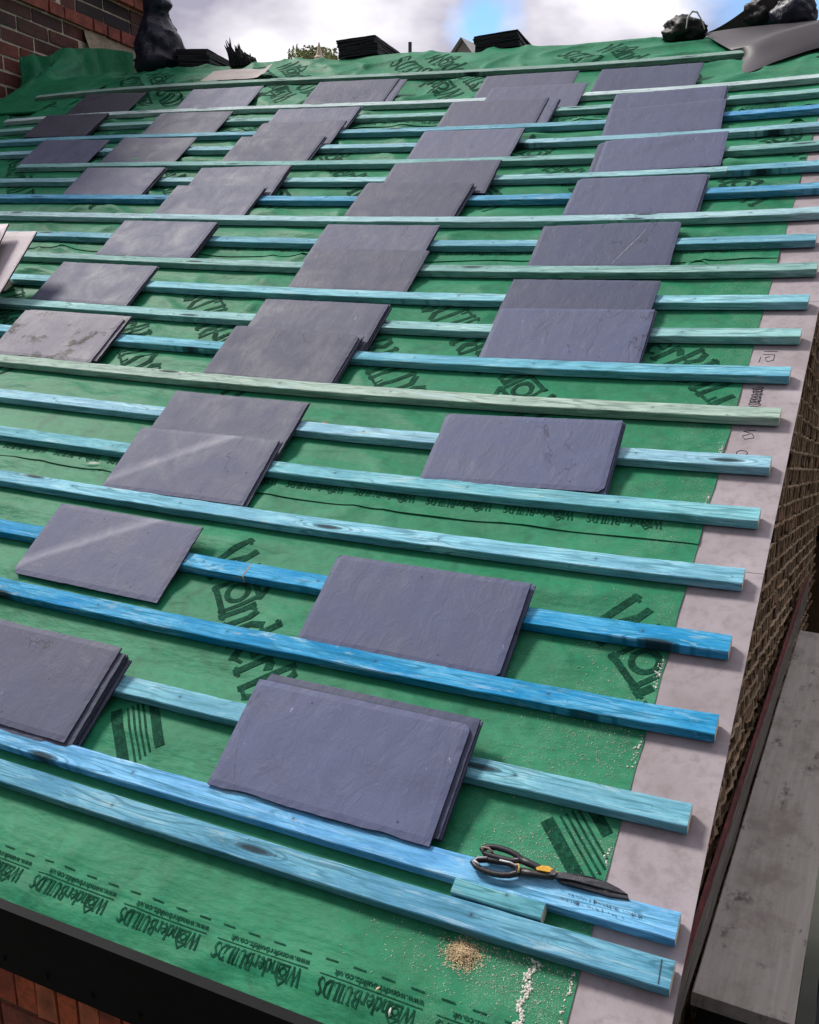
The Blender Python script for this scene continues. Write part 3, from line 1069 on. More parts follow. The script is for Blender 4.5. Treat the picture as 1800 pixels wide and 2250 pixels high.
ORD = ['', 'first', 'second', 'third', 'fourth', 'fifth', 'sixth', 'seventh', 'eighth', 'ninth', 'tenth', 'eleventh', 'twelfth', 'thirteenth',
       'fourteenth', 'fifteenth', 'sixteenth', 'seventeenth', 'eighteenth', 'nineteenth', 'twentieth', 'twenty-first', 'twenty-second', 'twenty-third']


def batten(v, ua, ub, col, label, h=BH, w=BW, seed=0, group='roof battens', name='batten'):
    um = (ua + ub) / 2
    n = max(4, int((ub - ua) / 0.045))
    prof = [(0, 0.0015), (0, h - 0.0018), (0.0018, h), (w - 0.0018, h), (w, h - 0.0018), (w, 0.0)]
    wm = Wf(um, v)
    b = MB()
    rows = []
    for q in range(n + 1):
        u = ua + (ub - ua) * q / n
        wob = 0.0030 * noise.noise(Vector((u * 1.1, seed * 3.3, 0))) + 0.0012 * noise.noise(Vector((u * 6.0, seed * 3.3, 2)))
        wz = 0.0012 * noise.noise(Vector((u * 3.0, seed * 3.3, 5)))
        row = []
        for j, (pv, pn) in enumerate(prof):
            e = 0.0012 * noise.noise(Vector((u * 22, seed * 2.1, j * 4.0))) if 0 < j < 5 else 0
            row.append(Vector((u - um, pv + wob + e, pn + (wz if 0 < j < 5 else 0) + Wf(u, v) - wm + e)))
        rows.append(row)
    b.grid(rows)
    np_ = len(prof)
    b.add(rows[0], [tuple(range(np_))], 1)
    b.add(rows[-1], [tuple(range(np_))[::-1]], 1)
    o = b.build(name, [M_BAT, M_END], MR @ Matrix.Translation((um, v, wm)))
    pale = 0.03
    o.color = (*[min(0.9, (c_ * (1 - pale) + pale * 0.62) * 1.10) for c_ in col], 1)
    return tag(o, label, 'batten', group)


for k in range(1, 24):
    ua = LEFT_U.get(k, WALLX + 0.16)
    ub = ENDS_U.get(k, -0.040 - 0.01 * random.random())
    if k == 23:
        ub = -0.545
    col, cn_ = BCOL[k]
    if k == 15:
        c_ = -2.985
        batten(VB[k - 1], ua, c_ - 0.0012, col, 'left length of the whitish blue batten jointed in the fifteenth row', seed=k)
        batten(VB[k - 1], c_ + 0.0012, ub, (0.36, 0.58, 0.62), 'long right length of the whitish blue batten jointed in the fifteenth row', seed=k + 50)
    elif k == 5:
        c_ = -1.235
        batten(VB[k - 1], ua, c_ - 0.002, col, 'left length of the strong blue batten jointed in the fifth row', seed=k)
        batten(VB[k - 1], c_ + 0.002, ub, col, 'right length of the strong blue batten jointed in the fifth row', seed=k + 50)
    elif k == 17:
        c_ = -0.43
        batten(VB[k - 1], ua, c_ - 0.001, col, 'long pale teal batten in the seventeenth row, left of its joint', seed=k)
        batten(VB[k - 1], c_ + 0.001, ub, (0.18, 0.45, 0.56), 'short teal batten end piece in the seventeenth row by the verge', seed=k + 50)
    elif k in (20,):
        c_ = -0.86
        batten(VB[k - 1], ua, c_ - 0.001, col, 'long weathered teal batten in the twentieth row, left of its joint', seed=k)
        batten(VB[k - 1], c_ + 0.001, ub, (0.09, 0.34, 0.60), 'blue batten piece in the twentieth row by the upper verge', seed=k + 50)
    else:
        extra = {1: ', lowest on the roof', 2: ' with tin snips lying on it', 23: ', topmost, below the ridge'}.get(k, '')
        batten(VB[k - 1], ua, ub, col, '%s batten, %s row up from the eaves%s' % (cn_, ORD[k], extra), seed=k)
# little off-cut wedged between the two lowest battens
o = batten(-0.0505, -0.405, -0.237, (0.12, 0.38, 0.44), 'short teal batten off-cut wedged between the two lowest battens', 0.030, 0.0295, 77, name='batten_offcut')
del o['group']
# saw kerf near the end of the lowest batten, ink stamp on the second
lowb = [o_ for o_ in COL.objects if o_.get('label', '').endswith('lowest on the roof')][0]
b = MB()
um_ = (WALLX + 0.16 + ENDS_U[1]) / 2
b.box((-0.030 - um_, 0.024, BH + Wf(-0.03, VB[0]) - Wf(um_, VB[0]) + 0.0004), (0.0014, 0.040, 0.0016), Matrix.Rotation(R(4), 3, 'Z'))
b.build('saw_cut', M_PEN, None, lowb)
secb = [o_ for o_ in COL.objects if 'tin snips lying on it' in o_.get('label', '')][0]
um_ = (WALLX + 0.16 + ENDS_U[2]) / 2
b = MB()
rs = random.Random(9)
for (x0_, x1_, y_) in ((-0.205, -0.075, 0.0285), (-0.215, -0.105, 0.0175)):
    x_ = x0_
    while x_ < x1_:
        hh = rs.uniform(0.003, 0.0075)
        ww = rs.uniform(0.0007, 0.003)
        yy = y_ - (x_ - x0_) * 0.05 + rs.uniform(-0.001, 0.001)
        zz = BH + 0.0013 + Wf(x_, VB[1]) - Wf(um_, VB[1])
        if rs.random() < 0.72:
            b.box((x_ - um_, yy, zz), (ww, hh if ww < 0.0015 else 0.0008, 0.0006))
        x_ += rs.uniform(0.0016, 0.0042)
b.build('ink_stamp', M_PEN, None, secb)
# ------------------------------------------------------------------ slates
TH = math.atan2(0.024, 0.15)
ST = 0.0062
SLW, SLH = 0.508, 0.254


def slate_mesh(seed, w=SLW, h=SLH, t=ST, chip=1.0, nx=36, ny=18):
    rnd = random.Random(seed)
    cut = {c: (rnd.random() < 0.13) * rnd.uniform(0.006, 0.016) * chip for c in range(4)}

    def edge(p, s):
        a = noise.noise(Vector((p * 22, seed * 7.3 + s * 3.1, 0))) * 0.0016 + noise.noise(Vector((p * 80, seed * 5.3 + s, 3))) * 0.0010
        b_ = noise.noise(Vector((p * 9, seed * 2.9 + s * 11, 8)))
        return max(0, a) + max(0, b_ - 0.40) * 0.012 * chip
    vs, fs, ix = [], [], []
    for layer in (0, 1):
        for j in range(ny + 1):
            for i in range(nx + 1):
                fx, fy = i / nx, j / ny
                x_, y_ = (fx - 0.5) * w, fy * h
                if i == 0:
                    x_ += edge(y_, 1)
                if i == nx:
                    x_ -= edge(y_, 2)
                if j == 0:
                    y_ += edge(x_, 3)
                if j == ny:
                    y_ -= edge(x_, 4)
                # snapped corners
                for c, (cx, cy) in enumerate(((-1, 0), (1, 0), (-1, 1), (1, 1))):
                    if cut[c]:
                        dx = w / 2 - cx * x_
                        dy = (h - y_) if cy else y_
                        if dx + dy < cut[c]:
                            m_ = (cut[c] - dx - dy) / 2
                            x_ -= cx * m_
                            y_ += -m_ if cy else m_
                z = t * layer
                bow = 0.0016 * math.sin(fx * math.pi) * rndbow[seed % 7] + 0.0009 * noise.noise(Vector((x_ * 9, y_ * 9, seed)))
                if layer:
                    z += 0.0007 * noise.noise(Vector((x_ * 30, y_ * 14, seed * 1.7)))
                    if i in (0, nx) or j in (0, ny):
                        z -= 0.0012 + 0.001 * rnd.random()
                vs.append(Vector((x_, y_, z + bow)))
    n1 = (nx + 1) * (ny + 1)

    def vid(i, j, l):
        return l * n1 + j * (nx + 1) + i
    for j in range(ny):
        for i in range(nx):
            fs.append((vid(i, j, 1), vid(i + 1, j, 1), vid(i + 1, j + 1, 1), vid(i, j + 1, 1)))
            ix.append(0)
            fs.append((vid(i, j, 0), vid(i, j + 1, 0), vid(i + 1, j + 1, 0), vid(i + 1, j, 0)))
            ix.append(1)
    for i in range(nx):
        fs += [(vid(i, 0, 0), vid(i + 1, 0, 0), vid(i + 1, 0, 1), vid(i, 0, 1)), (vid(i + 1, ny, 0), vid(i, ny, 0), vid(i, ny, 1), vid(i + 1, ny, 1))]
        ix += [1, 1]
    for j in range(ny):
        fs += [(vid(0, j + 1, 0), vid(0, j, 0), vid(0, j, 1), vid(0, j + 1, 1)), (vid(nx, j, 0), vid(nx, j + 1, 0), vid(nx, j + 1, 1), vid(nx, j, 1))]
        ix += [1, 1]
    return vs, fs, ix


rndbow = [0.4, -0.6, 1.0, 0.1, -1.0, 0.7, -0.2]


def slate(M, mat, label, seed, group, w=SLW, h=SLH, chip=1.0, t=ST):
    vs, fs, ix = slate_mesh(seed, w, h, t, chip)
    o = mk('slate', vs, fs, [mat, M_SLE], M, None, ix)
    return tag(o, label, 'slate', group)


PILES = [('S1', 2, 5, -0.728, -0.004, -0.2), ('S2', 4, 3, -0.736, -0.001, -0.4), ('S3', 2, 5, -1.629, -0.003, 0.0), ('S4', 4, 1, -1.685, 0.03, -0.3),
         ('S5', 6, 2, -1.649, 0.008, 1.0), ('S5b', 7, 2, -1.655, 0.001, -0.1), ('S6', 7, 4, -0.664, -0.001, 1.8), ('S7', 9, 3, -1.661, -0.004, -1.1),
         ('S7b', 10, 3, -1.639, -0.004, -0.3), ('S8', 10, 3, -0.712, -0.004, 0.5), ('S8b', 11, 2, -0.741, -0.004, -0.8), ('S9', 9, 3, -2.669, 0.005, -0.1),
         ('S10', 11, 2, -2.799, 0.014, -0.1), ('S11', 13, 4, -2.735, -0.004, 0.1), ('S12', 12, 2, -1.649, 0.007, -0.2), ('S12b', 13, 2, -1.691, 0.015, -0.2),
         ('S13', 13, 1, -0.75, 0.02, 1.4), ('S14', 15, 2, -2.719, -0.004, -0.4), ('S14b', 16, 3, -2.688, -0.001, 2.2), ('S15', 16, 3, -3.434, -0.004, -0.4),
         ('S16', 15, 3, -1.695, 0.003, -1.7), ('S16b', 16, 3, -1.637, 0.02, 1.2), ('S17', 15, 2, -0.736, 0.016, -0.5), ('S18', 17, 2, -0.717, 0.02, 2.3),
         ('S19', 19, 3, -0.781, -0.004, 3.6), ('S19b', 20, 2, -0.82, 0.005, 1.1), ('S20', 22, 1, -1.003, 0.009, -0.9), ('S21', 18, 3, -1.658, -0.0, -0.3),
         ('S22', 20, 3, -1.664, -0.004, 0.0), ('S23', 21, 1, -1.528, 0.012, 0.0), ('S23b', 22, 1, -1.624, 0.013, 0.5), ('S24', 18, 2, -2.714, -0.004, -0.9),
         ('S24b', 19, 2, -2.685, -0.004, 0.8), ('S24c', 20, 2, -2.698, -0.004, 0.1), ('S25', 22, 2, -2.653, 0.02, 0.2), ('S26', 22, 1, -3.541, 0.015, 0.7),
         ('S27', 22, 1, -4.42, 0.02, -3.2), ('S28', 20, 3, -4.42, 0.02, -1.9), ('S29', 20, 1, -3.517, 0.004, -0.7), ('S30', 18, 1, -4.119, 0.02, -2.7),
         ('S31', 18, 1, -3.519, 0.02, -1.8)]
# known shifts of the second slate down in a pile (du, dv)
SHIFT = {'S1': (0.012, 0.022), 'S3': (0.018, -0.012), 'S25': (0.05, -0.004), 'S22': (0.055, -0.002), 'S18': (-0.032, 0.0), 'S6': (0.004, -0.004),
         'S9': (0.012, 0.014), 'S24': (0.006, 0.0)}


def column(u):
    for lim, nm in ((-1.15, 'column nearest the verge'), (-2.0, 'second column from the verge'), (-3.0, 'third column from the verge'), (-3.8, 'fourth column from the verge')):
        if u > lim:
            return nm
    return 'column nearest the chimney'


order = {}
for key, k, n, uc, tail, rot in sorted(PILES, key=lambda a: a[1]):
    c = column(uc if key != 'S20' else -0.8)
    order.setdefault(c, []).append(key)
SPECIAL = {'S13': 'single slate with a long pale diagonal scratch in the column nearest the verge',
           'S4': 'single slate with a pale streak across its upper corner, at left'}
seed = 0
for key, k, n, uc, tail, rot in PILES:
    c = column(uc if key != 'S20' else -0.8)
    pos = ORD[order[c].index(key) + 1]
    th = TH
    v0 = VB[k - 1] + BW + 0.003 + tail * math.cos(th)
    eps = 0.02
    wu = (Wf(uc + eps, v0 + 0.1) - Wf(uc - eps, v0 + 0.1)) / (2 * eps)
    wv = (Wf(uc, v0 + 0.1 + eps) - Wf(uc, v0 + 0.1 - eps)) / (2 * eps)
    base = MR @ Matrix.Translation((uc, v0, 0.003 + tail * math.sin(th) + Wf(uc, v0))) @ Matrix.Rotation(-math.atan(wu), 4, 'Y') @ Matrix.Rotation(th + math.atan(wv), 4, 'X')
    for i in range(n):                          # 0 = bottom
        seed += 1
        below = n - 1 - i                       # how many below the top
        sx, sy = (0.0, 0.0)
        ro = rot
        if below:
            rr = random.Random(seed)
            sx, sy = rr.uniform(-0.006, 0.010), rr.uniform(0.0, 0.007)
            ro = rot + rr.uniform(-0.7, 0.7)
            if key in SHIFT:
                f_ = min(1.0, 0.75 + 0.25 * below)
                sx, sy = SHIFT[key][0] * f_ + rr.uniform(-0.003, 0.004), max(0.0, SHIFT[key][1] * f_ + rr.uniform(-0.002, 0.003)) if key != 'S3' else SHIFT[key][1] * f_
        M = base @ Matrix.Translation((sx, sy, i * (ST + 0.0006))) @ Matrix.Rotation(R(ro), 4, 'Z')
        mat = M_SLB if (uc > -1.2) else M_SL
        if key in ('S4', 'S5') and not below:
            mat = M_SLS
        if key == 'S9':
            mat = M_SLO
        if key in ('S27', 'S28'):
            mat = M_SLD
        if n == 1:
            lab = SPECIAL.get(key, 'single slate lying %s up in the %s' % (pos, c))
        else:
            nm = {0: 'top slate', n - 1: 'bottom slate'}.get(below, ['', 'second slate', 'third slate', 'fourth slate'][min(below, 3)])
            lab = '%s of the %s pile up in the %s' % (nm, pos, c)
            if key == 'S9':
                lab = '%s of the lichen-stained pile in the third column from the verge' % nm
            if key == 'S1':
                lab = '%s of the large front pile above the tin snips' % nm
        o = slate(M, mat, lab, seed, 'loose slates laid out on the battens')
        if key == 'S13':
            sb = MB()
            sb.tube([(0.052, 0.006, ST + 0.0012), (0.075, 0.06, ST + 0.0014), (0.10, 0.12, ST + 0.0012), (0.122, 0.165, ST + 0.0014), (0.135, 0.21, ST + 0.001)],
                    [0.0008, 0.0013, 0.0014, 0.0012, 0.0006], 5, flat=0.4)
            sb.build('scratch', plain('pale_scratch', (0.42, 0.41, 0.45), 0.8, 0.3, 300.0, 0), None, o)

# slates leaning steeply at the left edge, sky glare painted as a pale colour
pp = [(0.0, 0.0, 0.0, 'lowest'), (-0.075, -0.02, 6.0, 'middle'), (-0.10, -0.035, 10.0, 'top')]
for q, (dx, dy, ro, nm) in enumerate(pp):
    M = MR @ Matrix.Translation((-3.086 - 0.127 + dx, 1.605 + dy, 0.03 + q * 0.030 + Wf(-3.2, 1.6))) @ Matrix.Rotation(R(20 + q * 0.8), 4, 'X') @ Matrix.Rotation(R(ro), 4, 'Z')
    slate(M, M_SLP, '%s of three pinkish slates leaning steeply at the left edge, whitened by painted sky glare' % nm, 900 + q, 'glare-whitened leaning slates', 0.254, 0.508, 0.6, 0.008)
pb = MB()
pb.box((0, 0, 0.06), (0.06, 0.05, 0.12))
tag(pb.build('timber_prop', M_END, MR @ Matrix.Translation((-3.30, 1.96, 0.0 + Wf(-3.3, 1.96)))), 'short timber prop under the glare-whitened leaning slates at the left edge', 'prop')

# ------------------------------------------------------------------ tin snips on the second batten
WS = Wf(-0.25, 0.0)
sn = empty('tin_snips', MR @ Matrix.Translation((0, 0, WS)), 'black handled tin snips with worn yellow grip resting on the second batten', 'snips')
M_RUB = plain('worn_black_rubber', (0.014, 0.014, 0.018), 0.42, 0.4, 200.0, 0.4, 0.001, 0.5)
M_STEEL = plain('dark_steel', (0.075, 0.075, 0.085), 0.38, 0.4, 150.0, 0.4, 0.001, 0.5, metal=0.6)
M_YEL = plain('worn_yellow', (0.62, 0.33, 0.02), 0.55, 0.35, 220.0, 0.5, 0.001)
M_WORN = plain('worn_pink_rubber', (0.30, 0.20, 0.18), 0.6, 0.3, 200.0, 0.3, 0.001)
Z0 = BH + 0.007


def P(x, y, z=0.0):
    return Vector((x, y, Z0 + z - 0.010))


def loopz(pts, z):
    return [P(x_, y_, z) for x_, y_ in pts]


LOW = [(-0.382, 0.012), (-0.376, 0.019), (-0.360, 0.0245), (-0.341, 0.027), (-0.322, 0.0285), (-0.308, 0.0275), (-0.299, 0.023), (-0.299, 0.015), (-0.311, 0.008), (-0.325, 0.004), (-0.341, 0.002), (-0.358, 0.003), (-0.373, 0.006)]
UPP = [(-0.373, 0.039), (-0.366, 0.047), (-0.350, 0.0505), (-0.335, 0.0505), (-0.320, 0.049), (-0.306, 0.045), (-0.302, 0.037), (-0.316, 0.033), (-0.332, 0.032), (-0.348, 0.032), (-0.365, 0.033)]
b = MB()
b.tube(loopz(LOW, 0.012), 0.0060, 8, closed=True, flat=1.0, up=(0, 0, 1))
b.tube([P(-0.301, 0.019, 0.012), P(-0.275, 0.0215, 0.013), P(-0.249, 0.024, 0.014), P(-0.235, 0.026, 0.014)], [0.0075, 0.0072, 0.0066, 0.005], 10, flat=0.9)
h1 = b.build('handle', M_RUB, None, sn, True)
b = MB()
b.tube([P(-0.366, 0.0075, 0.0195), P(-0.379, 0.013, 0.0195), P(-0.374, 0.0195, 0.0195), P(-0.358, 0.0245, 0.0195)], 0.0022, 6)
M_WP = plain('worn_pale_rubber', (0.55, 0.55, 0.60), 0.5, 0.3, 200.0, 0.2)
b.build('worn_edge', M_WP, None, h1, True)
b = MB()
b.tube([P(-0.335, 0.0272, 0.018), P(-0.315, 0.0282, 0.018), P(-0.302, 0.025, 0.018)], 0.002, 6)
b.build('worn_edge', M_WP, None, h1, True)
b = MB()
b.tube([P(-0.306, 0.027, 0.017), P(-0.300, 0.028, 0.020), P(-0.296, 0.022, 0.0205), P(-0.296, 0.014, 0.017)], 0.0022, 6)
b.build('frayed_tie', plain('straw_twine', (0.55, 0.38, 0.16), 0.9, 0.3, 300.0, 0.3), None, h1, True)
b = MB()
b.tube(loopz(UPP, 0.015), 0.0058, 8, closed=True, flat=1.0, up=(0, 0, 1))
b.tube([P(-0.303, 0.041, 0.015), P(-0.284, 0.038, 0.015), P(-0.262, 0.0345, 0.015), P(-0.248, 0.031, 0.014)], [0.0072, 0.0068, 0.006, 0.0045], 10, flat=0.9)
h2 = b.build('handle', M_RUB, None, sn, True)
b = MB()
b.tube([P(-0.368, 0.0355, 0.021), P(-0.374, 0.040, 0.0215), P(-0.362, 0.042, 0.021), P(-0.350, 0.0365, 0.020)], 0.0022, 6)
b.build('worn_edge', M_WORN, None, h2, True)
b = MB()
b.prism([(-0.265, 0.0265), (-0.268, 0.030), (-0.259, 0.0375), (-0.248, 0.0395), (-0.238, 0.0365), (-0.228, 0.0345), (-0.232, 0.031), (-0.25, 0.0275)],
        Z0 + 0.004, [Z0 + 0.0125, Z0 + 0.0125, Z0 + 0.012, Z0 + 0.0115, Z0 + 0.0115, Z0 + 0.010, Z0 + 0.0115, Z0 + 0.0135])
b.build('yellow_grip', M_YEL, None, sn)
b = MB()
b.prism([(-0.250, 0.0255), (-0.246, 0.032), (-0.222, 0.036), (-0.202, 0.0395), (-0.176, 0.0425), (-0.145, 0.0425), (-0.123, 0.0385), (-0.107, 0.0330), (-0.121, 0.0312), (-0.158, 0.0295), (-0.199, 0.0285), (-0.23, 0.0245)],
        Z0 - 0.001, [Z0 + 0.010] * 5 + [Z0 + 0.007, Z0 + 0.005, Z0 + 0.003, Z0 + 0.003, Z0 + 0.005, Z0 + 0.009, Z0 + 0.010])
b.build('blade', M_STEEL, None, sn)
b = MB()
b.prism([(-0.229, 0.0245), (-0.199, 0.0275), (-0.147, 0.0285), (-0.107, 0.0325), (-0.1035, 0.0265), (-0.135, 0.022), (-0.185, 0.022), (-0.219, 0.021)], Z0 - 0.006, [Z0 + 0.003] * 2 + [Z0 + 0.001] * 4 + [Z0 + 0.003] * 2)
b.build('blade', plain('dull_steel', (0.045, 0.045, 0.055), 0.4, 0.3, 150.0, 0.3, 0.001, 0.5, metal=0.5), None, sn)
b = MB()
b.tube([P(-0.236, 0.030, 0.018), P(-0.236, 0.030, 0.0235)], 0.0055, 12)
b.build('pivot_bolt', M_STEEL, None, sn)

# ------------------------------------------------------------------ sawdust, mortar dribbles, chips
M_DUST = plain('sawdust', (0.72, 0.55, 0.34), 0.9, 0.3, 300.0, 0)
M_FLECK = plain('pale_flecks', (0.46, 0.52, 0.40), 0.9, 0.4, 300.0, 0)
M_WHITE = plain('white_mortar', (0.70, 0.68, 0.62), 0.9, 0.15, 200.0, 0.3)


def flake(b, p, s, el=1.0):
    a = random.uniform(0, 6.28)
    M = Matrix.Rotation(a, 3, 'Z') @ Matrix.Rotation(random.uniform(-0.5, 0.5), 3, 'X')
    hx_, hy_ = s * el, s
    vs = [M @ Vector(q) for q in ((-hx_, -hy_, 0), (hx_ * 0.8, -hy_ * 1.1, 0), (hx_, hy_ * 0.9, 0), (-hx_ * 0.9, hy_, 0), (0, 0, hy_ * 1.2))]
    vs = [p + v for v in vs]
    b.add(vs, [(0, 1, 4), (1, 2, 4), (2, 3, 4), (3, 0, 4)])


def mem_pt(u, v, dn):
    for k in range(3, -1, -1):
        if v > SHEETS[k][0] + 0.01:
            return sheet_pt(k, u, v, dn)
    return sheet_pt(0, u, v, dn)


b = MB()
for q in range(2400):
    r_ = abs(random.gauss(0, 0.017))
    a = random.uniform(0, 6.28)
    u, v = -0.355 + r_ * 1.15 * math.cos(a), -0.132 + r_ * 0.8 * math.sin(a)
    z = 0.012 * max(0, 1 - r_ / 0.03) * random.random()
    flake(b, mem_pt(u, v, 0.001 + z), random.uniform(0.0003, 0.0008), random.uniform(1, 3.0))
tag(b.build('sawdust_pile', M_DUST, MR), 'small heap of tan sawdust on the green membrane below the lowest batten', 'sawdust')
b = MB()
CL = [(-0.22, 0.32, 0.05, 0.04, 420), (-0.27, 0.10, 0.045, 0.03, 380), (-0.33, 0.30, 0.06, 0.05, 300), (-0.35, 0.07, 0.06, 0.03, 260), (-0.25, -0.12, 0.07, 0.035, 480),
      (-0.31, -0.14, 0.07, 0.03, 420), (-0.42, -0.15, 0.08, 0.03, 220), (-0.2, -0.2, 0.03, 0.05, 220), (-0.24, 0.52, 0.06, 0.05, 260), (-0.3, 0.70, 0.08, 0.06, 160), (-0.22, 0.98, 0.05, 0.05, 160),
      (-0.22, 1.12, 0.05, 0.04, 220), (-0.24, 1.33, 0.05, 0.04, 200), (-0.26, 1.72, 0.06, 0.05, 220), (-0.26, 2.1, 0.06, 0.05, 220), (-0.3, 2.32, 0.08, 0.05, 160), (-0.32, 0.5, 0.1, 0.1, 200)]
for cu, cv, su, sv, n in CL:
    for q in range(int(n * 2.0)):
        u, v = random.gauss(cu, su), random.gauss(cv, sv)
        if u > -0.16 or v < -0.31:
            continue
        if any(bv - 0.003 < v < bv + BW + 0.003 for bv in VB):
            continue
        flake(b, mem_pt(u, v, 0.0006), random.choice([0.0002, 0.00024, 0.0003, 0.0004, 0.0008]) * random.uniform(0.7, 1.2), random.uniform(1, 2.6))
tag(b.build('sawdust_specks', M_FLECK, MR), 'fine pale sawdust scattered over the membrane beside the verge boards', 'sawdust', kind='stuff')
b = MB()
for q in range(150):
    t_ = random.random()
    u, v = -0.234 + 0.006 * t_ + random.gauss(0, 0.0035) + 0.004 * math.sin(t_ * 20), -0.105 - 0.135 * t_
    flake(b, mem_pt(u, v, 0.0008), random.uniform(0.0008, 0.0026), random.uniform(1, 1.6))
tag(b.build('mortar_dribble', M_WHITE, MR), 'white crumbly mortar dribble running down the membrane near the eaves corner', 'mortar')
b = MB()
for q in range(170):
    v = random.choice([random.uniform(-0.22, -0.08), random.uniform(0.08, 0.13), random.uniform(0.30, 0.38), random.uniform(0.5, 0.58), random.uniform(1.06, 1.12), random.uniform(1.27, 1.32)])
    u = -0.160 - abs(random.gauss(0, 0.005))
    flake(b, mem_pt(u, v, 0.0008), random.uniform(0.0006, 0.0020), random.uniform(1, 1.6))
tag(b.build('mortar_crumbs', M_WHITE, MR), 'white mortar crumbs along the cut membrane edge beside the verge boards', 'mortar', kind='stuff')
for (u, v, L, w, an, lab, m_) in ((-2.02, 0.955, 0.055, 0.006, 8, 'white wood sliver lying on the dark lap of the membrane at left', M_WHITE),
                                  (-1.83, 1.115, 0.008, 0.005, 0, 'tiny white stone chip on the membrane at left', M_WHITE),
                                  (-0.435, -0.262, 0.016, 0.003, 100, 'thin white wood shaving on the printed lettering near the eaves', M_WHITE),
                                  (-0.47, -0.235, 0.012, 0.003, 60, 'second thin shaving above the printed lettering near the eaves', M_DUST)):
    b = MB()
    n_ = 6
    ca, sa = math.cos(R(an)), math.sin(R(an))
    rows = []
    for q in range(n_ + 1):
        t_ = q / n_ - 0.5
        ww = w * (1 - (2 * abs(t_)) ** 2) + 0.0006
        c0 = Vector((t_ * L * ca, t_ * L * sa, 0.004 * (1 - 4 * t_ * t_) + 0.001))
        rows.append([c0 + Vector((-sa * ww / 2, ca * ww / 2, 0)), c0 + Vector((0, 0, 0.001)), c0 + Vector((sa * ww / 2, -ca * ww / 2, 0))])
    b.grid(rows)
    p_ = mem_pt(u, v, 0.001)
    tag(b.build('wood_sliver', m_, MR @ Matrix.Translation(p_)), lab, 'wood sliver')
b = MB()
b.add([(-0.014, -0.003, 0), (0.0, -0.007, 0.004), (0.014, -0.002, 0.001), (0.010, 0.007, 0.003), (-0.008, 0.006, 0.004), (0, 0, 0.007)], [(0, 1, 5), (1, 2, 5), (2, 3, 5), (3, 4, 5), (4, 0, 5)])
p_ = mem_pt(-1.335, VB[7] + BW + 0.012, 0.012)
tag(b.build('dry_leaf', plain('orange_leaf', (0.55, 0.13, 0.03), 0.7, 0.3, 90.0, 0.2), MR @ Matrix.Translation(p_)), 'tiny orange leaf caught behind the eighth batten beside a slate pile', 'leaf')

# ------------------------------------------------------------------ scaffold boards and timber beside the gable
ROT = Matrix.Rotation(-math.atan(0.0235), 4, 'Z')
M_WEATH = plain('weathered_board', (0.135, 0.125, 0.115), 0.85, 0.22, 9.0, 0.35, 0.004, stretch=(6, 1.2, 6))


def plank(name, L, w, t, M, mat, label, cat, warp=0.003, group=None):
    b = MB()
    n = 24
    prof = [(0, 0), (0, t - 0.003), (0.003, t), (w * 0.33, t), (w * 0.66, t), (w - 0.003, t), (w, t - 0.003), (w, 0)]
    rows = []
    for q in range(n + 1):
        y = L * q / n
        rows.append([Vector((px + warp * 0.6 * noise.noise(Vector((y * 2.3, j * 2.0, w * 9))), y, pz + warp * noise.noise(Vector((y * 1.1, px * 4, L)))))
                     for j, (px, pz) in enumerate(prof)])
    b.grid(rows)
    b.grid([[r_[-1] for r_ in rows], [r_[0] for r_ in rows]])
    b.add(rows[0], [tuple(range(8))])
    b.add(rows[-1], [tuple(range(8))[::-1]])
    o = b.build(name, mat, M)
    return tag(o, label, cat, group)


def board_mat():
    m, t, b = newmat('grey_scaffold_board')
    g = tex(t, 1.0, 6, 0.65, stretch=(60, 3.0, 40), dist=0.5)
    st_ = tex(t, 1.0, 6, 0.7, stretch=(7, 4.5, 6))
    d = tex(t, 1.0, 5, 0.7, stretch=(16, 9, 10))
    c = mix(t, ramp(t, g.outputs[0], [(0.3, 0), (0.7, 1)]), (0.40, 0.365, 0.33), (0.53, 0.49, 0.45))
    c = mix(t, ramp(t, st_.outputs[0], [(0.48, 0), (0.66, 0.7)]), c, (0.26, 0.225, 0.20))
    e = tex(t, 1.0, 6, 0.7, stretch=(9, 26, 8), dist=0.5)
    c = mix(t, ramp(t, e.outputs[0], [(0.60, 0), (0.75, 0.4)]), c, (0.46, 0.44, 0.42))
    c = mix(t, ramp(t, d.outputs[0], [(0.57, 0), (0.70, 0.85)]), c, (0.05, 0.04, 0.034))
    t.links.new(c, b.inputs['Base Color'])
    b.inputs['Roughness'].default_value = 0.85
    bump(t, b, g.outputs[0], 0.35, 0.003)
    return m


M_SB = board_mat()
plank('scaffold_board', 2.46, 0.228, 0.038, Matrix.Translation((-0.050, 0.588, -0.638)) @ ROT, M_SB, 'weathered grey scaffold board running beside the gable wall', 'scaffold board')
plank('scaffold_board', 1.6, 0.225, 0.038, Matrix.Translation((-0.075, -0.55, -0.80)) @ ROT, plain('dark_greenish_board', (0.035, 0.04, 0.036), 0.7, 0.4, 14.0, 0.3), 'dark greenish scaffold board lower down, under the end of the grey one', 'scaffold board')  # board coloured dark greenish grey throughout
rl = empty('timber_rail', Matrix.Translation((-0.083, 0.05, -0.565)) @ ROT, 'grey weathered timber rail with worn red paint along the foot of the gable', 'timber rail')
b = MB()
rows = []
n = 40
for q in range(n + 1):
    y = 3.3 * q / n
    wob = 0.004 * noise.noise(Vector((y * 3, 0, 0)))
    rows.append([Vector((0.0, y, 0)), Vector((0.020 + wob, y, 0.0)), Vector((0.022 + wob, y, 0.055)), Vector((0.018 + wob * 0.5, y, 0.110 + wob)), Vector((0.0, y, 0.112))])
b.grid(rows)
b.add(rows[0], [(0, 1, 2, 3, 4)])
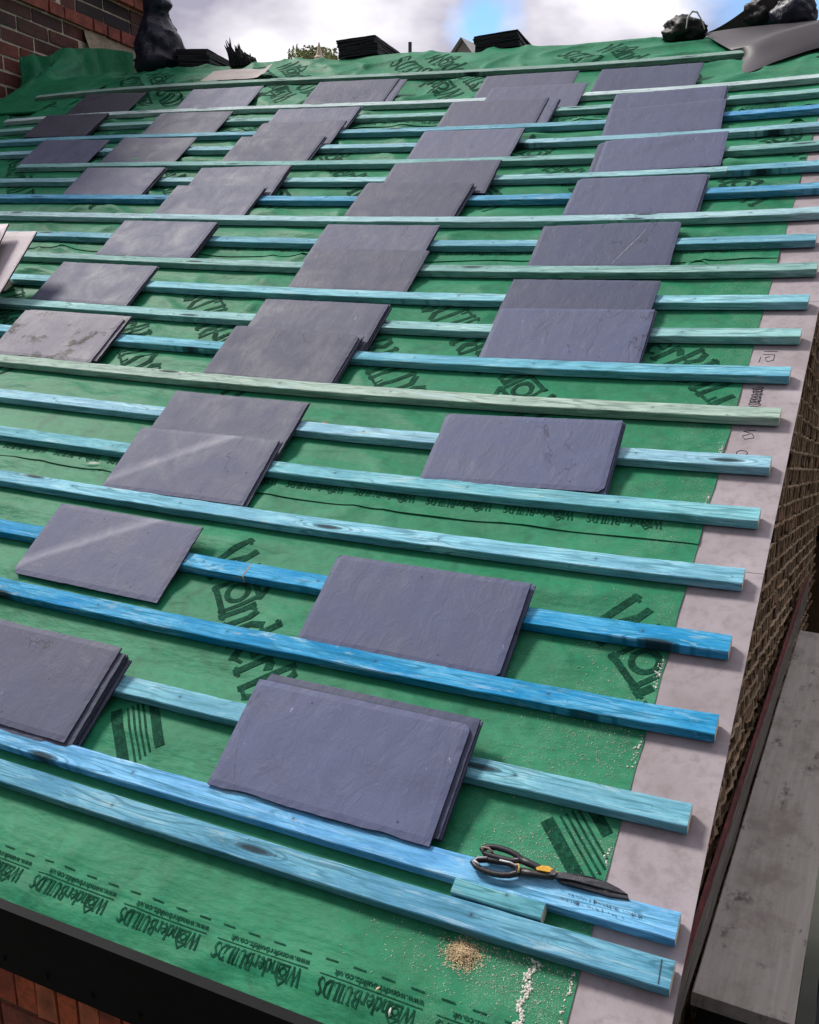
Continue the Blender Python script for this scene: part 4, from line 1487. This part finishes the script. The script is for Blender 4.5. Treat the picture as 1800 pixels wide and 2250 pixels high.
b.build('rail_body', plain('grey_split_timber', (0.19, 0.168, 0.150), 0.9, 0.55, 14.0, 0.8, 0.006, stretch=(4, 0.6, 9)), None, rl)
b = MB()
rows = []
for q in range(n + 1):
    y = 3.3 * q / n
    wob = 0.004 * noise.noise(Vector((y * 3, 4, 0)))
    rows.append([Vector((0.0, y, 0.113)), Vector((0.016 + wob * 0.3, y, 0.113)), Vector((0.012 + wob, y, 0.126 + wob)), Vector((0.004, y, 0.130 + wob))])
b.grid(rows)
b.build('red_painted_edge', plain('worn_red_paint', (0.15, 0.030, 0.028), 0.75, 0.6, 25.0, 0.5, 0.003, stretch=(4, 1.0, 4)), None, rl)

# navy debris sheet hanging outside the scaffold
b = MB()
rows = []
for i in range(16):
    row = []
    for j in range(30):
        s = j / 29
        y = -0.6 + 3.4 * s
        t_ = i / 15
        row.append(Vector((0.205 + 0.0235 * y + 0.05 * t_ + 0.03 * noise.noise(Vector((y * 3, t_ * 4, 0))), y, -0.66 - 1.5 * t_ + 0.02 * noise.noise(Vector((y * 4, t_ * 6, 5))))))
    rows.append(row)
b.grid(rows)
tag(b.build('debris_sheet', plain('navy_sheeting', (0.016, 0.017, 0.032), 0.55, 0.4, 20.0, 0.4, 0.01), None, None, True), 'dark navy sheeting hanging outside the scaffold board', 'sheeting')
b = MB()
zf = -0.9
for q in range(9):
    b.box((0.02 + 0.152 * q, 4.9, -0.9), (0.148, 0.02, 2.6), jit=0.004)
fn = tag(b.build('timber_fence', plain('brown_fence', (0.085, 0.05, 0.028), 0.9, 0.4, 16.0, 0.4, stretch=(6, 6, 0.8))), 'brown boarded timber screen beyond the end of the scaffold board', 'screen')
b = MB()
b.tube([(-0.3, 4.7, -0.62), (1.6, 4.7, -0.62)], 0.0242, 12)
tag(b.build('scaffold_tube', M_BLACK, None, None, True), 'black scaffold tube crossing in front of the brown timber screen', 'scaffold tube')

# ------------------------------------------------------------------ chimney stack
YN, YF = 3.0, 6.02
SHR = -0.105                                    # settled: the courses drop towards the back


def zc(y, z):
    return z + SHR * (y - 4.7)


ch = empty('chimney_stack', Matrix.Translation((WALLX, 4.5, 1.6)), 'sooty brick chimney stack with a projecting red brick course, at top left', 'chimney')
CHM = Vector((-WALLX, -4.5, -1.6))
bmn = MB()
cols = []
red = MB()
cols_r = []
COURSE, BL_, BJ = 0.102, 0.31, 0.017
ZSTR = 2.750
for k in range(-14, 14):
    zc0 = ZSTR + k * COURSE
    y = YN + (BL_ / 2 if k % 2 else 0.0) - 0.2
    while y < YF:
        L = min(BL_ - BJ, YF - y)
        if k >= 0 and random.random() < 0.35:
            L = min(BL_ / 2 - BJ, YF - y)
        if L > 0.04 and not (k < 0 and k >= -2 and y > 4.95):
            if k == 0:
                pr, col = 0.030, random.choice([(0.42, 0.095, 0.06), (0.36, 0.085, 0.06), (0.48, 0.12, 0.075)])
            elif k >= 3 and y > YF - 0.75:
                pr, col = 0.030 + 0.03 * min(k - 2, 3), random.choice([(0.50, 0.15, 0.09), (0.40, 0.11, 0.07), (0.46, 0.14, 0.085)])
            elif y > YF - 0.35 and k > 0:
                pr, col = 0.004, random.choice([(0.50, 0.15, 0.10), (0.42, 0.12, 0.085)])
            else:
                pr = random.uniform(-0.006, 0.008)
                col = random.choice([(0.085, 0.034, 0.034), (0.035, 0.022, 0.028), (0.12, 0.042, 0.034), (0.022, 0.017, 0.022), (0.17, 0.055, 0.040)])
                if k < -3:
                    col = random.choice([(0.26, 0.075, 0.05), (0.18, 0.055, 0.042), (0.32, 0.085, 0.055), (0.07, 0.035, 0.035)])
            tgt = red if k == 0 else bmn
            f0 = len(tgt.f)
            c = Vector((WALLX - 0.06 + pr, y + L / 2, zc(y + L / 2, zc0 + COURSE / 2))) + CHM
            vsx = []
            for sx in (-1, 1):
                for sy in (-1, 1):
                    for sz in (-1, 1):
                        vsx.append(c + Vector((sx * 0.06, sy * L / 2, sz * (COURSE - BJ) / 2 + SHR * sy * L / 2)) + Vector([random.uniform(-0.004, 0.004) for _ in range(3)]))
            tgt.add(vsx, [(0, 1, 3, 2), (4, 6, 7, 5), (0, 4, 5, 1), (2, 3, 7, 6), (0, 2, 6, 4), (1, 5, 7, 3)])
            (cols_r if k == 0 else cols).extend([col] * (len(tgt.f) - f0))
        y += L + BJ
o = bmn.build('brickwork', M_CHIM, None, ch)
tint(o, cols)
o = red.build('string_course', M_CHIM, None, ch)
tint(o, cols_r)
b = MB()
b.box(Vector((WALLX - 0.447, (YN + YF) / 2 - 0.1, 2.6)) + CHM, (0.88, YF - YN + 0.16, 3.6))
b.build('mortar_core', M_MORT, None, ch)
b = MB()                                        # sand-coloured mortar fillet under the red course
rows = [[], [], []]
for q in range(24):
    y = 5.02 + (5.9 - 5.02) * q / 23
    j_ = 0.012 * noise.noise(Vector((y * 7, 0, 0)))
    rows[0].append(Vector((WALLX + 0.012, y, zc(y, ZSTR - 0.006))) + CHM)
    rows[1].append(Vector((WALLX + 0.022 + j_, y, zc(y, ZSTR - 0.06))) + CHM)
    rows[2].append(Vector((WALLX + 0.055 + j_, y, zc(y, ZSTR - 0.15))) + CHM)
b.grid(rows)
b.build('mortar_fillet', plain('sandy_mortar', (0.36, 0.30, 0.22), 0.9, 0.3, 30.0, 0.6), None, ch, True)

# ------------------------------------------------------------------ membrane turned up against the chimney
def upturn(va, vb, ub, htop, lift, seed, r_=0.22):
    rows = []
    n1, n2 = 40, 26
    for j in range(n1 + 1):
        v = va + (vb - va) * j / n1
        row = []
        for i in range(n2 + 1):
            t_ = i / n2
            # flat run, quarter bend, then up the wall
            w0 = RW(ub, v, 0.006 + lift)
            wall = Vector((WALLX + 0.03, w0.y, w0.z))
            span = ub - (WALLX + 0.03)
            H = htop(v)
            a = t_ * (span + H)
            rad = min(r_, span * 0.9)
            flat = span - rad
            arc = rad * math.pi / 2
            tot = flat + arc + max(0.02, H - rad)
            d = t_ * tot
            if d < flat:
                x_, z_ = ub - d, 0.0
            elif d < flat + arc:
                an = (d - flat) / rad
                x_, z_ = ub - flat - rad * math.sin(an), rad * (1 - math.cos(an))
            else:
                x_, z_ = WALLX + 0.03, rad + d - flat - arc
            nz = 0.018 * noise.noise(Vector((v * 2.2, t_ * 3, seed))) * sm(0, 0.15, t_)
            row.append(Vector((x_ + nz, w0.y - z_ * 0.10, w0.z + z_ + nz * 0.6)))
        rows.append(row)
    b_ = MB()
    b_.grid(rows)
    return b_


def interp(x, tab):
    if x <= tab[0][0]:
        return tab[0][1]
    for (a, p), (c, q) in zip(tab, tab[1:]):
        if x <= c:
            return p + (q - p) * (x - a) / (c - a)
    return tab[-1][1]


b = MB()
rows = []
TOPZ = [(3.76, 2.30), (4.0, 2.315), (4.264, 2.375), (4.87, 2.547), (5.03, 2.572), (5.3, 2.595), (5.6, 2.60)]
for j in range(73):
    t1 = j / 72
    row = []
    for i in range(33):
        t_ = i / 32
        vv = 4.205 + 0.04 * sm(0.3, 1, t_) + 1.80 * t1          # position up the slope, past the ridge
        ub = -4.86 + 0.06 * math.sin(t1 * 4)
        if vv < RIDGE:
            p0 = MR @ Vector((ub, vv, 0.0012 + Wf(ub, vv)))
        else:
            p0 = MR @ Vector((ub, RIDGE, 0.0012 + Wf(ub, RIDGE)))
            p0 = p0 + Vector((0, (vv - RIDGE), -0.25 * (vv - RIDGE)))
        ya = p0.y
        top = interp(ya + 0.5 * (1 - t1), TOPZ)
        span = ub - (WALLX + 0.065)
        H = top - p0.z
        rad = min(0.30, H * 0.95)
        flat, arc = span - rad, rad * math.pi / 2
        d = t_ * (flat + arc + max(0.02, H - rad))
        if d < flat:
            x_, z_ = ub - d, 0.0
        elif d < flat + arc:
            an = (d - flat) / rad
            x_, z_ = ub - flat - rad * math.sin(an), rad * (1 - math.cos(an))
        else:
            x_, z_ = WALLX + 0.065, rad + d - flat - arc
        hs_ = sm(0.0, 0.12, z_)
        nz = (0.045 * noise.noise(Vector((vv * 3.2 + t_ * 1.5, t_ * 2.2, 1.0))) + 0.03 * (1 - abs(noise.noise(Vector((vv * 2.0 - t_ * 2.0, t_ * 1.6, 4.0))))) ** 5) * hs_
        row.append(Vector((x_ + abs(nz), ya + 0.50 * sm(0.0, 0.25, z_) * (1 - t1), p0.z + z_ + nz * 0.5)))
    rows.append(row)
b.grid(rows)
b.tube([p + Vector((0.004, -0.004, 0.006)) for p in rows[0][4:]], 0.010, 6)
tag(b.build('membrane_upturn', M_MEM, None, None, True), 'upper green membrane flap turned up against the chimney, with a rolled front edge', 'membrane flap')
b = upturn(3.05, 4.25, -5.45, lambda v: 0.20, 0.004, 2.0, 0.12)
tag(b.build('membrane_upturn', M_MEM, None, None, True), 'lower green membrane flap against the chimney foot, printed with dark letters', 'membrane flap')
lo = COL.objects['membrane_upturn.001'] if 'membrane_upturn.001' in COL.objects else None

# printed letters on the lower flap
pl = MB()


def wallpt(y, z, dn=0.004):
    return Vector((WALLX + 0.05 + dn, y, z))


# ------------------------------------------------------------------ loose folded membrane, grey underside, at top right
def roofp(u, v, n):
    return MR @ Vector((u, v, n + Wf(u, v)))


b = MB()
A = [(-0.86, 4.90, 0.020), (-0.70, 4.90, 0.03), (-0.5, 4.90, 0.03), (-0.27, 4.89, 0.03), (0.03, 4.89, 0.03)]
Bq = [(-0.75, 4.71, 0.020), (-0.63, 4.70, 0.03), (-0.46, 4.74, 0.042), (-0.26, 4.78, 0.05), (0.03, 4.83, 0.05)]
C_ = [(-0.665, 4.565, 0.022), (-0.575, 4.53, 0.050), (-0.44, 4.60, 0.072), (-0.25, 4.68, 0.08), (0.03, 4.77, 0.08)]
D_ = [(-0.625, 4.535, 0.018), (-0.545, 4.475, 0.052), (-0.415, 4.54, 0.066), (-0.235, 4.62, 0.07), (0.03, 4.70, 0.07)]
E_ = [(-0.605, 4.53, 0.010), (-0.535, 4.37, 0.024), (-0.395, 4.43, 0.034), (-0.225, 4.53, 0.04), (0.03, 4.63, 0.04)]
F_ = [(-0.60, 4.53, 0.003), (-0.545, 4.22, 0.008), (-0.41, 4.34, 0.012), (-0.235, 4.47, 0.016), (0.03, 4.58, 0.016)]
ctrl = [A, Bq, C_, D_, E_, F_]


def cm(p0, p1, p2, p3, t_):
    return tuple(0.5 * ((2 * b1) + (-a1 + c1) * t_ + (2 * a1 - 5 * b1 + 4 * c1 - d1) * t_ * t_ + (-a1 + 3 * b1 - 3 * c1 + d1) * t_ ** 3) for a1, b1, c1, d1 in zip(p0, p1, p2, p3))


def spl(pts, n):
    out_ = []
    for k in range(len(pts) - 1):
        p0, p1, p2, p3 = pts[max(k - 1, 0)], pts[k], pts[k + 1], pts[min(k + 2, len(pts) - 1)]
        for q in range(n):
            out_.append(cm(p0, p1, p2, p3, q / n))
    out_.append(pts[-1])
    return out_


rows = [spl(r_, 6) for r_ in ctrl]
cols_ = [spl([rows[j][i] for j in range(len(rows))], 6) for i in range(len(rows[0]))]
b.grid([[roofp(*p) for p in c] for c in cols_])
tag(b.build('folded_membrane', M_UNDER, None, None, True), 'membrane sheet folded back at top right, showing its grey underside and rolled edge', 'membrane flap')
# grey-pink scrap lying above the top batten
b = MB()
rows = []
for j in range(8):
    t_ = j / 7
    row = []
    for i in range(16):
        s = i / 15
        u = -3.90 + 0.50 * s - 0.02 * t_ + 0.04 * t_ * (1 - s)
        v = 4.53 + (0.15 + 0.02 * math.sin(s * 5)) * t_
        lf = 0.03 * sm(0.82, 1.0, s) + 0.006 * noise.noise(Vector((s * 4, t_ * 3, 1)))
        row.append(roofp(u, v, 0.030 + lf + 0.010 * t_))
    rows.append(row)
b.grid(rows)
tag(b.build('membrane_scrap', plain('pinkish_grey_scrap', (0.26, 0.215, 0.215), 0.6, 0.15, 60.0, 0.2), None, None, True), 'pinkish grey membrane scrap lying above the topmost batten at left', 'membrane scrap')
# small puckered openings in the membrane
for (ua, ub_, v_, sz, lab) in ((-0.447, -0.350, 2.252, 0.016, 'curled green membrane pucker with a dark opening above the thirteenth batten'),
                               (-0.268, -0.185, 3.474, 0.016, 'curled green membrane pucker with a dark opening high by the verge')):
    b = MB()
    rows = []
    for j in range(5):
        t_ = j / 4
        row = []
        for i in range(17):
            s = i / 16
            arch = math.sin(math.pi * s)
            u = ua + (ub_ - ua) * s
            row.append(roofp(u, v_ + 0.05 * t_, 0.006 + (sz + 0.018) * arch * (1 - t_) ** 1.3))
        rows.append(row)
    b.grid(rows)
    b.grid([[p + Vector((0, 0, -0.0025)) for p in rows[0]], rows[0]])
    k_ = MB()
    tag(b.build('membrane_pucker', M_MEM, None, None, True), lab, 'membrane fold')

# ------------------------------------------------------------------ things standing along the ridge
def ridge_pt(u, dn=0.0, dv=0.0):
    return MR @ Vector((u, RIDGE + dv, Wf(u, RIDGE) + dn))


M_RS = plain('dark_ridge_slate', (0.030, 0.029, 0.036), 0.6, 0.4, 60.0, 0.4, 0.002)
seed = 2000
for pi_, (u0, n, w_, yaw, tilt, name_) in enumerate(((-4.36, 15, 0.235, 9, 2, 'leftmost ridge pile, beside the navy sack'), (-3.115, 15, 0.265, 7, -4, 'middle ridge pile, left of the thin pole'), (-2.19, 12, 0.27, 8, -5, 'right-hand ridge pile, right of the thin pole'))):
    p_ = ridge_pt(u0 + w_ / 2, 0.0)
    for i in range(n):
        seed += 1
        rr = random.Random(seed)
        step = 0.0001 * i
        M = Matrix.Translation(p_ + Vector((rr.uniform(-0.004, 0.004) - (0.014 if i > n * 0.55 else 0), 0.03 + rr.uniform(-0.003, 0.003), 0.018 + i * 0.0072))) @ Matrix.Rotation(R(yaw + rr.uniform(-3, 3)), 4, 'Z') @ Matrix.Rotation(R(tilt), 4, 'Y') @ Matrix.Rotation(R(-3), 4, 'X')
        nm = 'top slate' if i == n - 1 else 'bottom slate' if i == 0 else '%s slate up' % ORD[i + 1]
        vs, fs, ix = slate_mesh(seed, w_, 0.50, 0.0066, 1.0, 8, 12)
        o = mk('slate', vs, fs, [M_RS, M_RS], M, None, ix)
        tag(o, '%s in the %s' % (nm, name_), 'slate', 'dark slates piled on the ridge')
    # packing wedge carrying the pile level over the ridge
    b = MB()
    b.box((0, 0.20, -0.03), (w_ * 0.8, 0.34, 0.085))
    tag(b.build('packing_block', M_BLACK, Matrix.Translation(p_ + Vector((0, 0.03, 0.0)))), 'dark packing block under the %s' % name_, 'packing', 'packing blocks under the ridge piles')

# navy rubble sack at the ridge beside the chimney
M_SACK = plain('navy_sack', (0.010, 0.012, 0.032), 0.36, 0.4, 22.0, 0.8, 0.012, 0.45)


def sack(prof, M, name, mat, label, cat, seed, amp=0.03, seg=40, squash=0.8, parts=True):
    rows = []
    prof2 = spl(prof, 5)
    for j, (r_, z, ox) in enumerate(prof2):
        row = []
        for q in range(seg + 1):
            a = 2 * math.pi * (q % seg) / seg
            d = Vector((math.cos(a), math.sin(a), 0))
            nn = noise.noise(Vector((d.x * 1.6, d.y * 1.6, z * 7 + seed))) * 0.8 + (1 - abs(noise.noise(Vector((d.x * 2.6 + seed, d.y * 2.6, z * 9))))) ** 4 * 0.9 - 0.2
            rr_ = max(0.003, r_ * (1 + nn * amp / 0.12))
            row.append(Vector((d.x * rr_ + ox, d.y * rr_ * squash, z)))
        rows.append(row)
    b_ = MB()
    b_.grid(rows)
    o = b_.build(name, mat, M, None, True)
    return tag(o, label, cat)


sack([(0.15, -0.08, 0.0), (0.185, -0.02, 0.0), (0.185, 0.06, 0.0), (0.170, 0.14, -0.01), (0.145, 0.20, -0.015), (0.115, 0.26, -0.02), (0.092, 0.30, -0.02), (0.088, 0.335, -0.01), (0.10, 0.37, 0.0), (0.098, 0.41, -0.01), (0.06, 0.445, -0.02), (0.01, 0.455, -0.03)],
     Matrix.Translation(ridge_pt(-4.625, 0.02) + Vector((0, 0.17, 0.05))), 'rubble_sack', M_SACK, 'shiny navy rubble sack tied at the neck, standing on the ridge by the chimney', 'sack', 3.0, 0.030)


def lump(M, name, mat, label, cat, r_, seed, sub=4, amp=0.5, sq=(1, 1, 1), spike=0.0):
    bm_ = bmesh.new()
    bmesh.ops.create_icosphere(bm_, subdivisions=sub, radius=1.0)
    for v in bm_.verts:
        d = v.co.normalized()
        n1 = noise.noise(d * 1.7 + Vector((seed, 0, 0)))
        n2 = 1 - abs(noise.noise(d * 3.4 + Vector((0, seed, 0))))
        n3 = noise.noise(d * 9 + Vector((0, 0, seed)))
        k = 1 + amp * (0.6 * n1 + 0.5 * (n2 ** 3 - 0.4) + 0.07 * n3)
        if spike:
            k += spike * max(0, noise.noise(d * 14 + Vector((seed, seed, 0))))
        v.co = Vector((d.x * sq[0], d.y * sq[1], d.z * sq[2])) * (k * r_)
    me = bpy.data.meshes.new(name)
    bm_.to_mesh(me)
    bm_.free()
    me.materials.append(mat)
    me.polygons.foreach_set('use_smooth', [True] * len(me.polygons))
    o = bpy.data.objects.new(name, me)
    COL.objects.link(o)
    o.matrix_world = M
    return tag(o, label, cat)


M_FELT = plain('black_felt', (0.010, 0.010, 0.012), 0.8, 0.5, 60.0, 0.6, 0.004)
# ragged tuft of black felt next to the left pile
b = MB()
rr = random.Random(5)
for q in range(70):
    a = rr.uniform(-0.3, 1.0)
    L = rr.uniform(0.05, 0.14)
    base_ = Vector((rr.uniform(-0.05, 0.12), rr.uniform(-0.02, 0.05), 0.0))
    tip = base_ + Vector((-0.35 * L + rr.uniform(-0.03, 0.03), rr.uniform(-0.01, 0.02), L * max(0.15, 1 - base_.x * 6)))
    b.tube([base_ - Vector((0, 0, 0.03)), (base_ + tip) / 2 + Vector((rr.uniform(-0.006, 0.006), 0, 0)), tip], [0.012, 0.009, 0.0015], 5)
tag(b.build('felt_tuft', M_FELT, Matrix.Translation(ridge_pt(-3.86, 0.02))), 'ragged tuft of torn black felt on the ridge beside the leftmost pile', 'felt scrap')
lump(Matrix.Translation(ridge_pt(-0.965, 0.035)), 'rubbish_bag', plain('black_bin_bag', (0.010, 0.010, 0.011), 0.5, 0.4, 14.0, 0.7, 0.01, 0.4), 'crumpled black rubbish bag on the ridge left of the brown sheet', 'rubbish bag', 0.085, 1.2, 4, 0.5, (1.35, 0.8, 0.82), 0.0)
b = MB()
b.tube([(-0.02, -0.05, -0.03), (-0.015, -0.055, 0.02), (0.005, -0.05, 0.05), (0.03, -0.05, 0.045), (0.06, -0.045, 0.0), (0.075, -0.04, -0.04)], [0.004, 0.007, 0.009, 0.007, 0.004, 0.003], 6, flat=0.6)  # white highlight on the black bag, modelled as a pale strip
tag(b.build('bag_highlight', M_WHITE, Matrix.Translation(ridge_pt(-0.915, 0.06) + Vector((0, -0.03, 0)))), 'crinkled white strip painted in as the highlight on the crumpled black rubbish bag', 'highlight')
# upright brown sheet
b = MB()
rows = []
for i in range(13):
    s = i / 12
    row = []
    for j in range(6):
        t_ = j / 5
        x_ = -0.845 + 0.36 * s
        hgt = 0.012 + 0.215 * (s ** 1.3)
        if s > 0.82:
            hgt *= 1 - 0.25 * (s - 0.82) / 0.18
        p_ = ridge_pt(x_, 0.01)
        row.append(p_ + Vector((0.02 * t_ * (1 if s > 0.5 else 0), 0.03 - 0.05 * t_ * s + 0.02 * math.sin(s * 3), hgt * t_)))
    rows.append(row)
b.grid(rows)
tag(b.build('brown_sheet', plain('brown_sheet', (0.050, 0.040, 0.036), 0.7, 0.15, 20.0, 0.2), None, None, True), 'stiff dark brown sheet standing up on the ridge at top right', 'sheet')
lump(Matrix.Translation(ridge_pt(-0.42, 0.045, 0.05)), 'rubbish_sack', M_SACK, 'dark navy rubbish sack on the ridge right of the brown sheet', 'sack', 0.095, 4.2, 4, 0.32, (1.2, 0.8, 0.95))
lump(Matrix.Translation(ridge_pt(-0.585, 0.05, 0.10)), 'rubbish_bag', plain('black_polythene', (0.012, 0.012, 0.014), 0.5, 0.4, 14.0, 0.7, 0.01, 0.4), 'black rubbish bag behind the brown sheet on the ridge', 'rubbish bag', 0.075, 7.7, 4, 0.4, (1.2, 0.8, 1.0), 0.0)
# thin pole
b = MB()
b.tube([(0, 0, -0.4), (0, 0, 0.085)], 0.011, 10)
tag(b.build('pole', plain('grey_pole', (0.09, 0.09, 0.10), 0.5, 0.2, 40.0, 0.1), Matrix.Translation(ridge_pt(-2.635, 0.0) + Vector((0, 0.06, 0)))), 'thin grey pole standing up behind the ridge between two slate piles', 'pole')

# ------------------------------------------------------------------ far beyond the ridge: tree tops, house gables
def leafy(cx, cy, zt, hgt, rad, seed, mat, trunkmat, label):
    r2 = random.Random(seed)
    root = empty('tree', Matrix.Translation((cx, cy, -5.6)), label, 'tree', 'far trees beyond the ridge')
    H = zt + 5.6
    b = MB()
    b.tube([(0, 0, 0), (0.1, 0, H * 0.4), (-0.1, 0.1, H * 0.75)], [0.3, 0.2, 0.06], 8)
    for q in range(9):
        a = r2.uniform(0, 6.28)
        z = H * r2.uniform(0.4, 0.7)
        b.tube([(0, 0, z), (math.cos(a) * rad * 0.4, math.sin(a) * rad * 0.4, z + rad * 0.4), (math.cos(a) * rad * 0.8, math.sin(a) * rad * 0.8, z + rad * 0.7)], [0.10, 0.06, 0.02], 5)
    b.build('trunk', trunkmat, None, root)
    b = MB()
    cl = [(Vector((r2.uniform(-rad, rad), r2.uniform(-rad, rad), H - hgt * r2.uniform(0.12, 0.9))), r2.uniform(0.25, 0.5) * rad) for _ in range(26)]
    for q in range(14):
        cl.append((Vector((r2.uniform(-0.8, 0.8) * rad, r2.uniform(-0.5, 0.5) * rad, H - r2.uniform(0.25, 0.8))), 0.42))
    for c, cr_ in cl:
        for q in range(170):
            d = Vector((r2.gauss(0, 1), r2.gauss(0, 1), r2.gauss(0, 1)))
            p_ = c + d.normalized() * cr_ * (r2.random() ** 0.4)
            if p_.z > H:
                continue
            s = r2.uniform(0.04, 0.09)
            M = Euler((r2.uniform(0, 3), r2.uniform(0, 3), r2.uniform(0, 3))).to_matrix()
            b.add([p_ + M @ Vector(k_) for k_ in ((-s, 0, 0), (0, -s * 0.5, 0), (s, 0, 0), (0, s * 0.5, 0))], [(0, 1, 2, 3)])
    b.build('crown', mat, None, root)


M_LEAF = plain('hazy_leaves', (0.26, 0.30, 0.13), 0.8, 0.4, 2.0, 0)  # leaf green lightened: haze and sunlight painted into the colour
M_BARK = plain('bark', (0.08, 0.06, 0.045), 0.9, 0.3, 8.0, 0.3)
leafy(-18.7, 30, 7.45, 4.0, 1.3, 3, M_LEAF, M_BARK, 'green tree whose top just shows above the ridge right of the pale pinnacle')
leafy(-17.4, 31, 7.6, 4.0, 1.2, 4, M_LEAF, M_BARK, 'green tree whose top just shows above the ridge against the middle slate pile')


def far_house(cx, cy, zt, w, d, eav, col, label, pinn=False):
    root = empty('far_house', Matrix.Translation((cx, cy, -5.6)), label, 'house', 'far houses beyond the ridge')
    H = zt + 5.6
    b = MB()
    b.add([(-w / 2, -d / 2, 0), (w / 2, -d / 2, 0), (w / 2, d / 2, 0), (-w / 2, d / 2, 0), (-w / 2, -d / 2, H - eav), (w / 2, -d / 2, H - eav), (w / 2, d / 2, H - eav), (-w / 2, d / 2, H - eav), (0, -d / 2, H - 0.05), (0, d / 2, H - 0.05)],
          [(0, 1, 5, 8, 4), (2, 3, 7, 9, 6), (1, 2, 6, 5), (3, 0, 4, 7)])
    b.build('wall', plain('pale_render', col, 0.85, 0.08, 2.0, 0.1), None, root)
    b = MB()
    for sg in (-1, 1):
        b.add([(0, -d / 2 - 0.2, H), (sg * (w / 2 + 0.25), -d / 2 - 0.2, H - eav - 0.2), (sg * (w / 2 + 0.25), d / 2 + 0.2, H - eav - 0.2), (0, d / 2 + 0.2, H)], [(0, 1, 2, 3)])
    b.build('roof', plain('far_roof', (0.70, 0.67, 0.66), 0.85, 0.1, 3.0, 0.1), None, root)
    for wx in (-w / 4, w / 4):
        b = MB()
        b.box((wx, -d / 2 - 0.02, H - eav - 1.4), (0.9, 0.06, 1.2))
        b.build('window', plain('far_glass', (0.05, 0.06, 0.08), 0.1, 0.1, 3.0, 0), None, root)
    if pinn:
        b = MB()
        b.tube([(0, -d / 2, H - 0.2), (0, -d / 2, H + 0.15), (0, -d / 2, H + 0.2), (0, -d / 2, H + 0.55)], [0.16, 0.16, 0.10, 0.02], 8)
        b.build('pinnacle', plain('pale_stone', (0.62, 0.52, 0.42), 0.8, 0.1, 5.0, 0.1), None, root)


far_house(-15.6, 28.5, 6.15, 5.0, 6.0, 2.0, (0.62, 0.55, 0.40), 'cream gabled house with a small pinnacle peeping over the ridge', True)
far_house(-9.75, 25.5, 5.85, 2.6, 6.0, 1.7, (0.75, 0.72, 0.72), 'white gabled house whose peak shows left of the right-hand ridge pile')
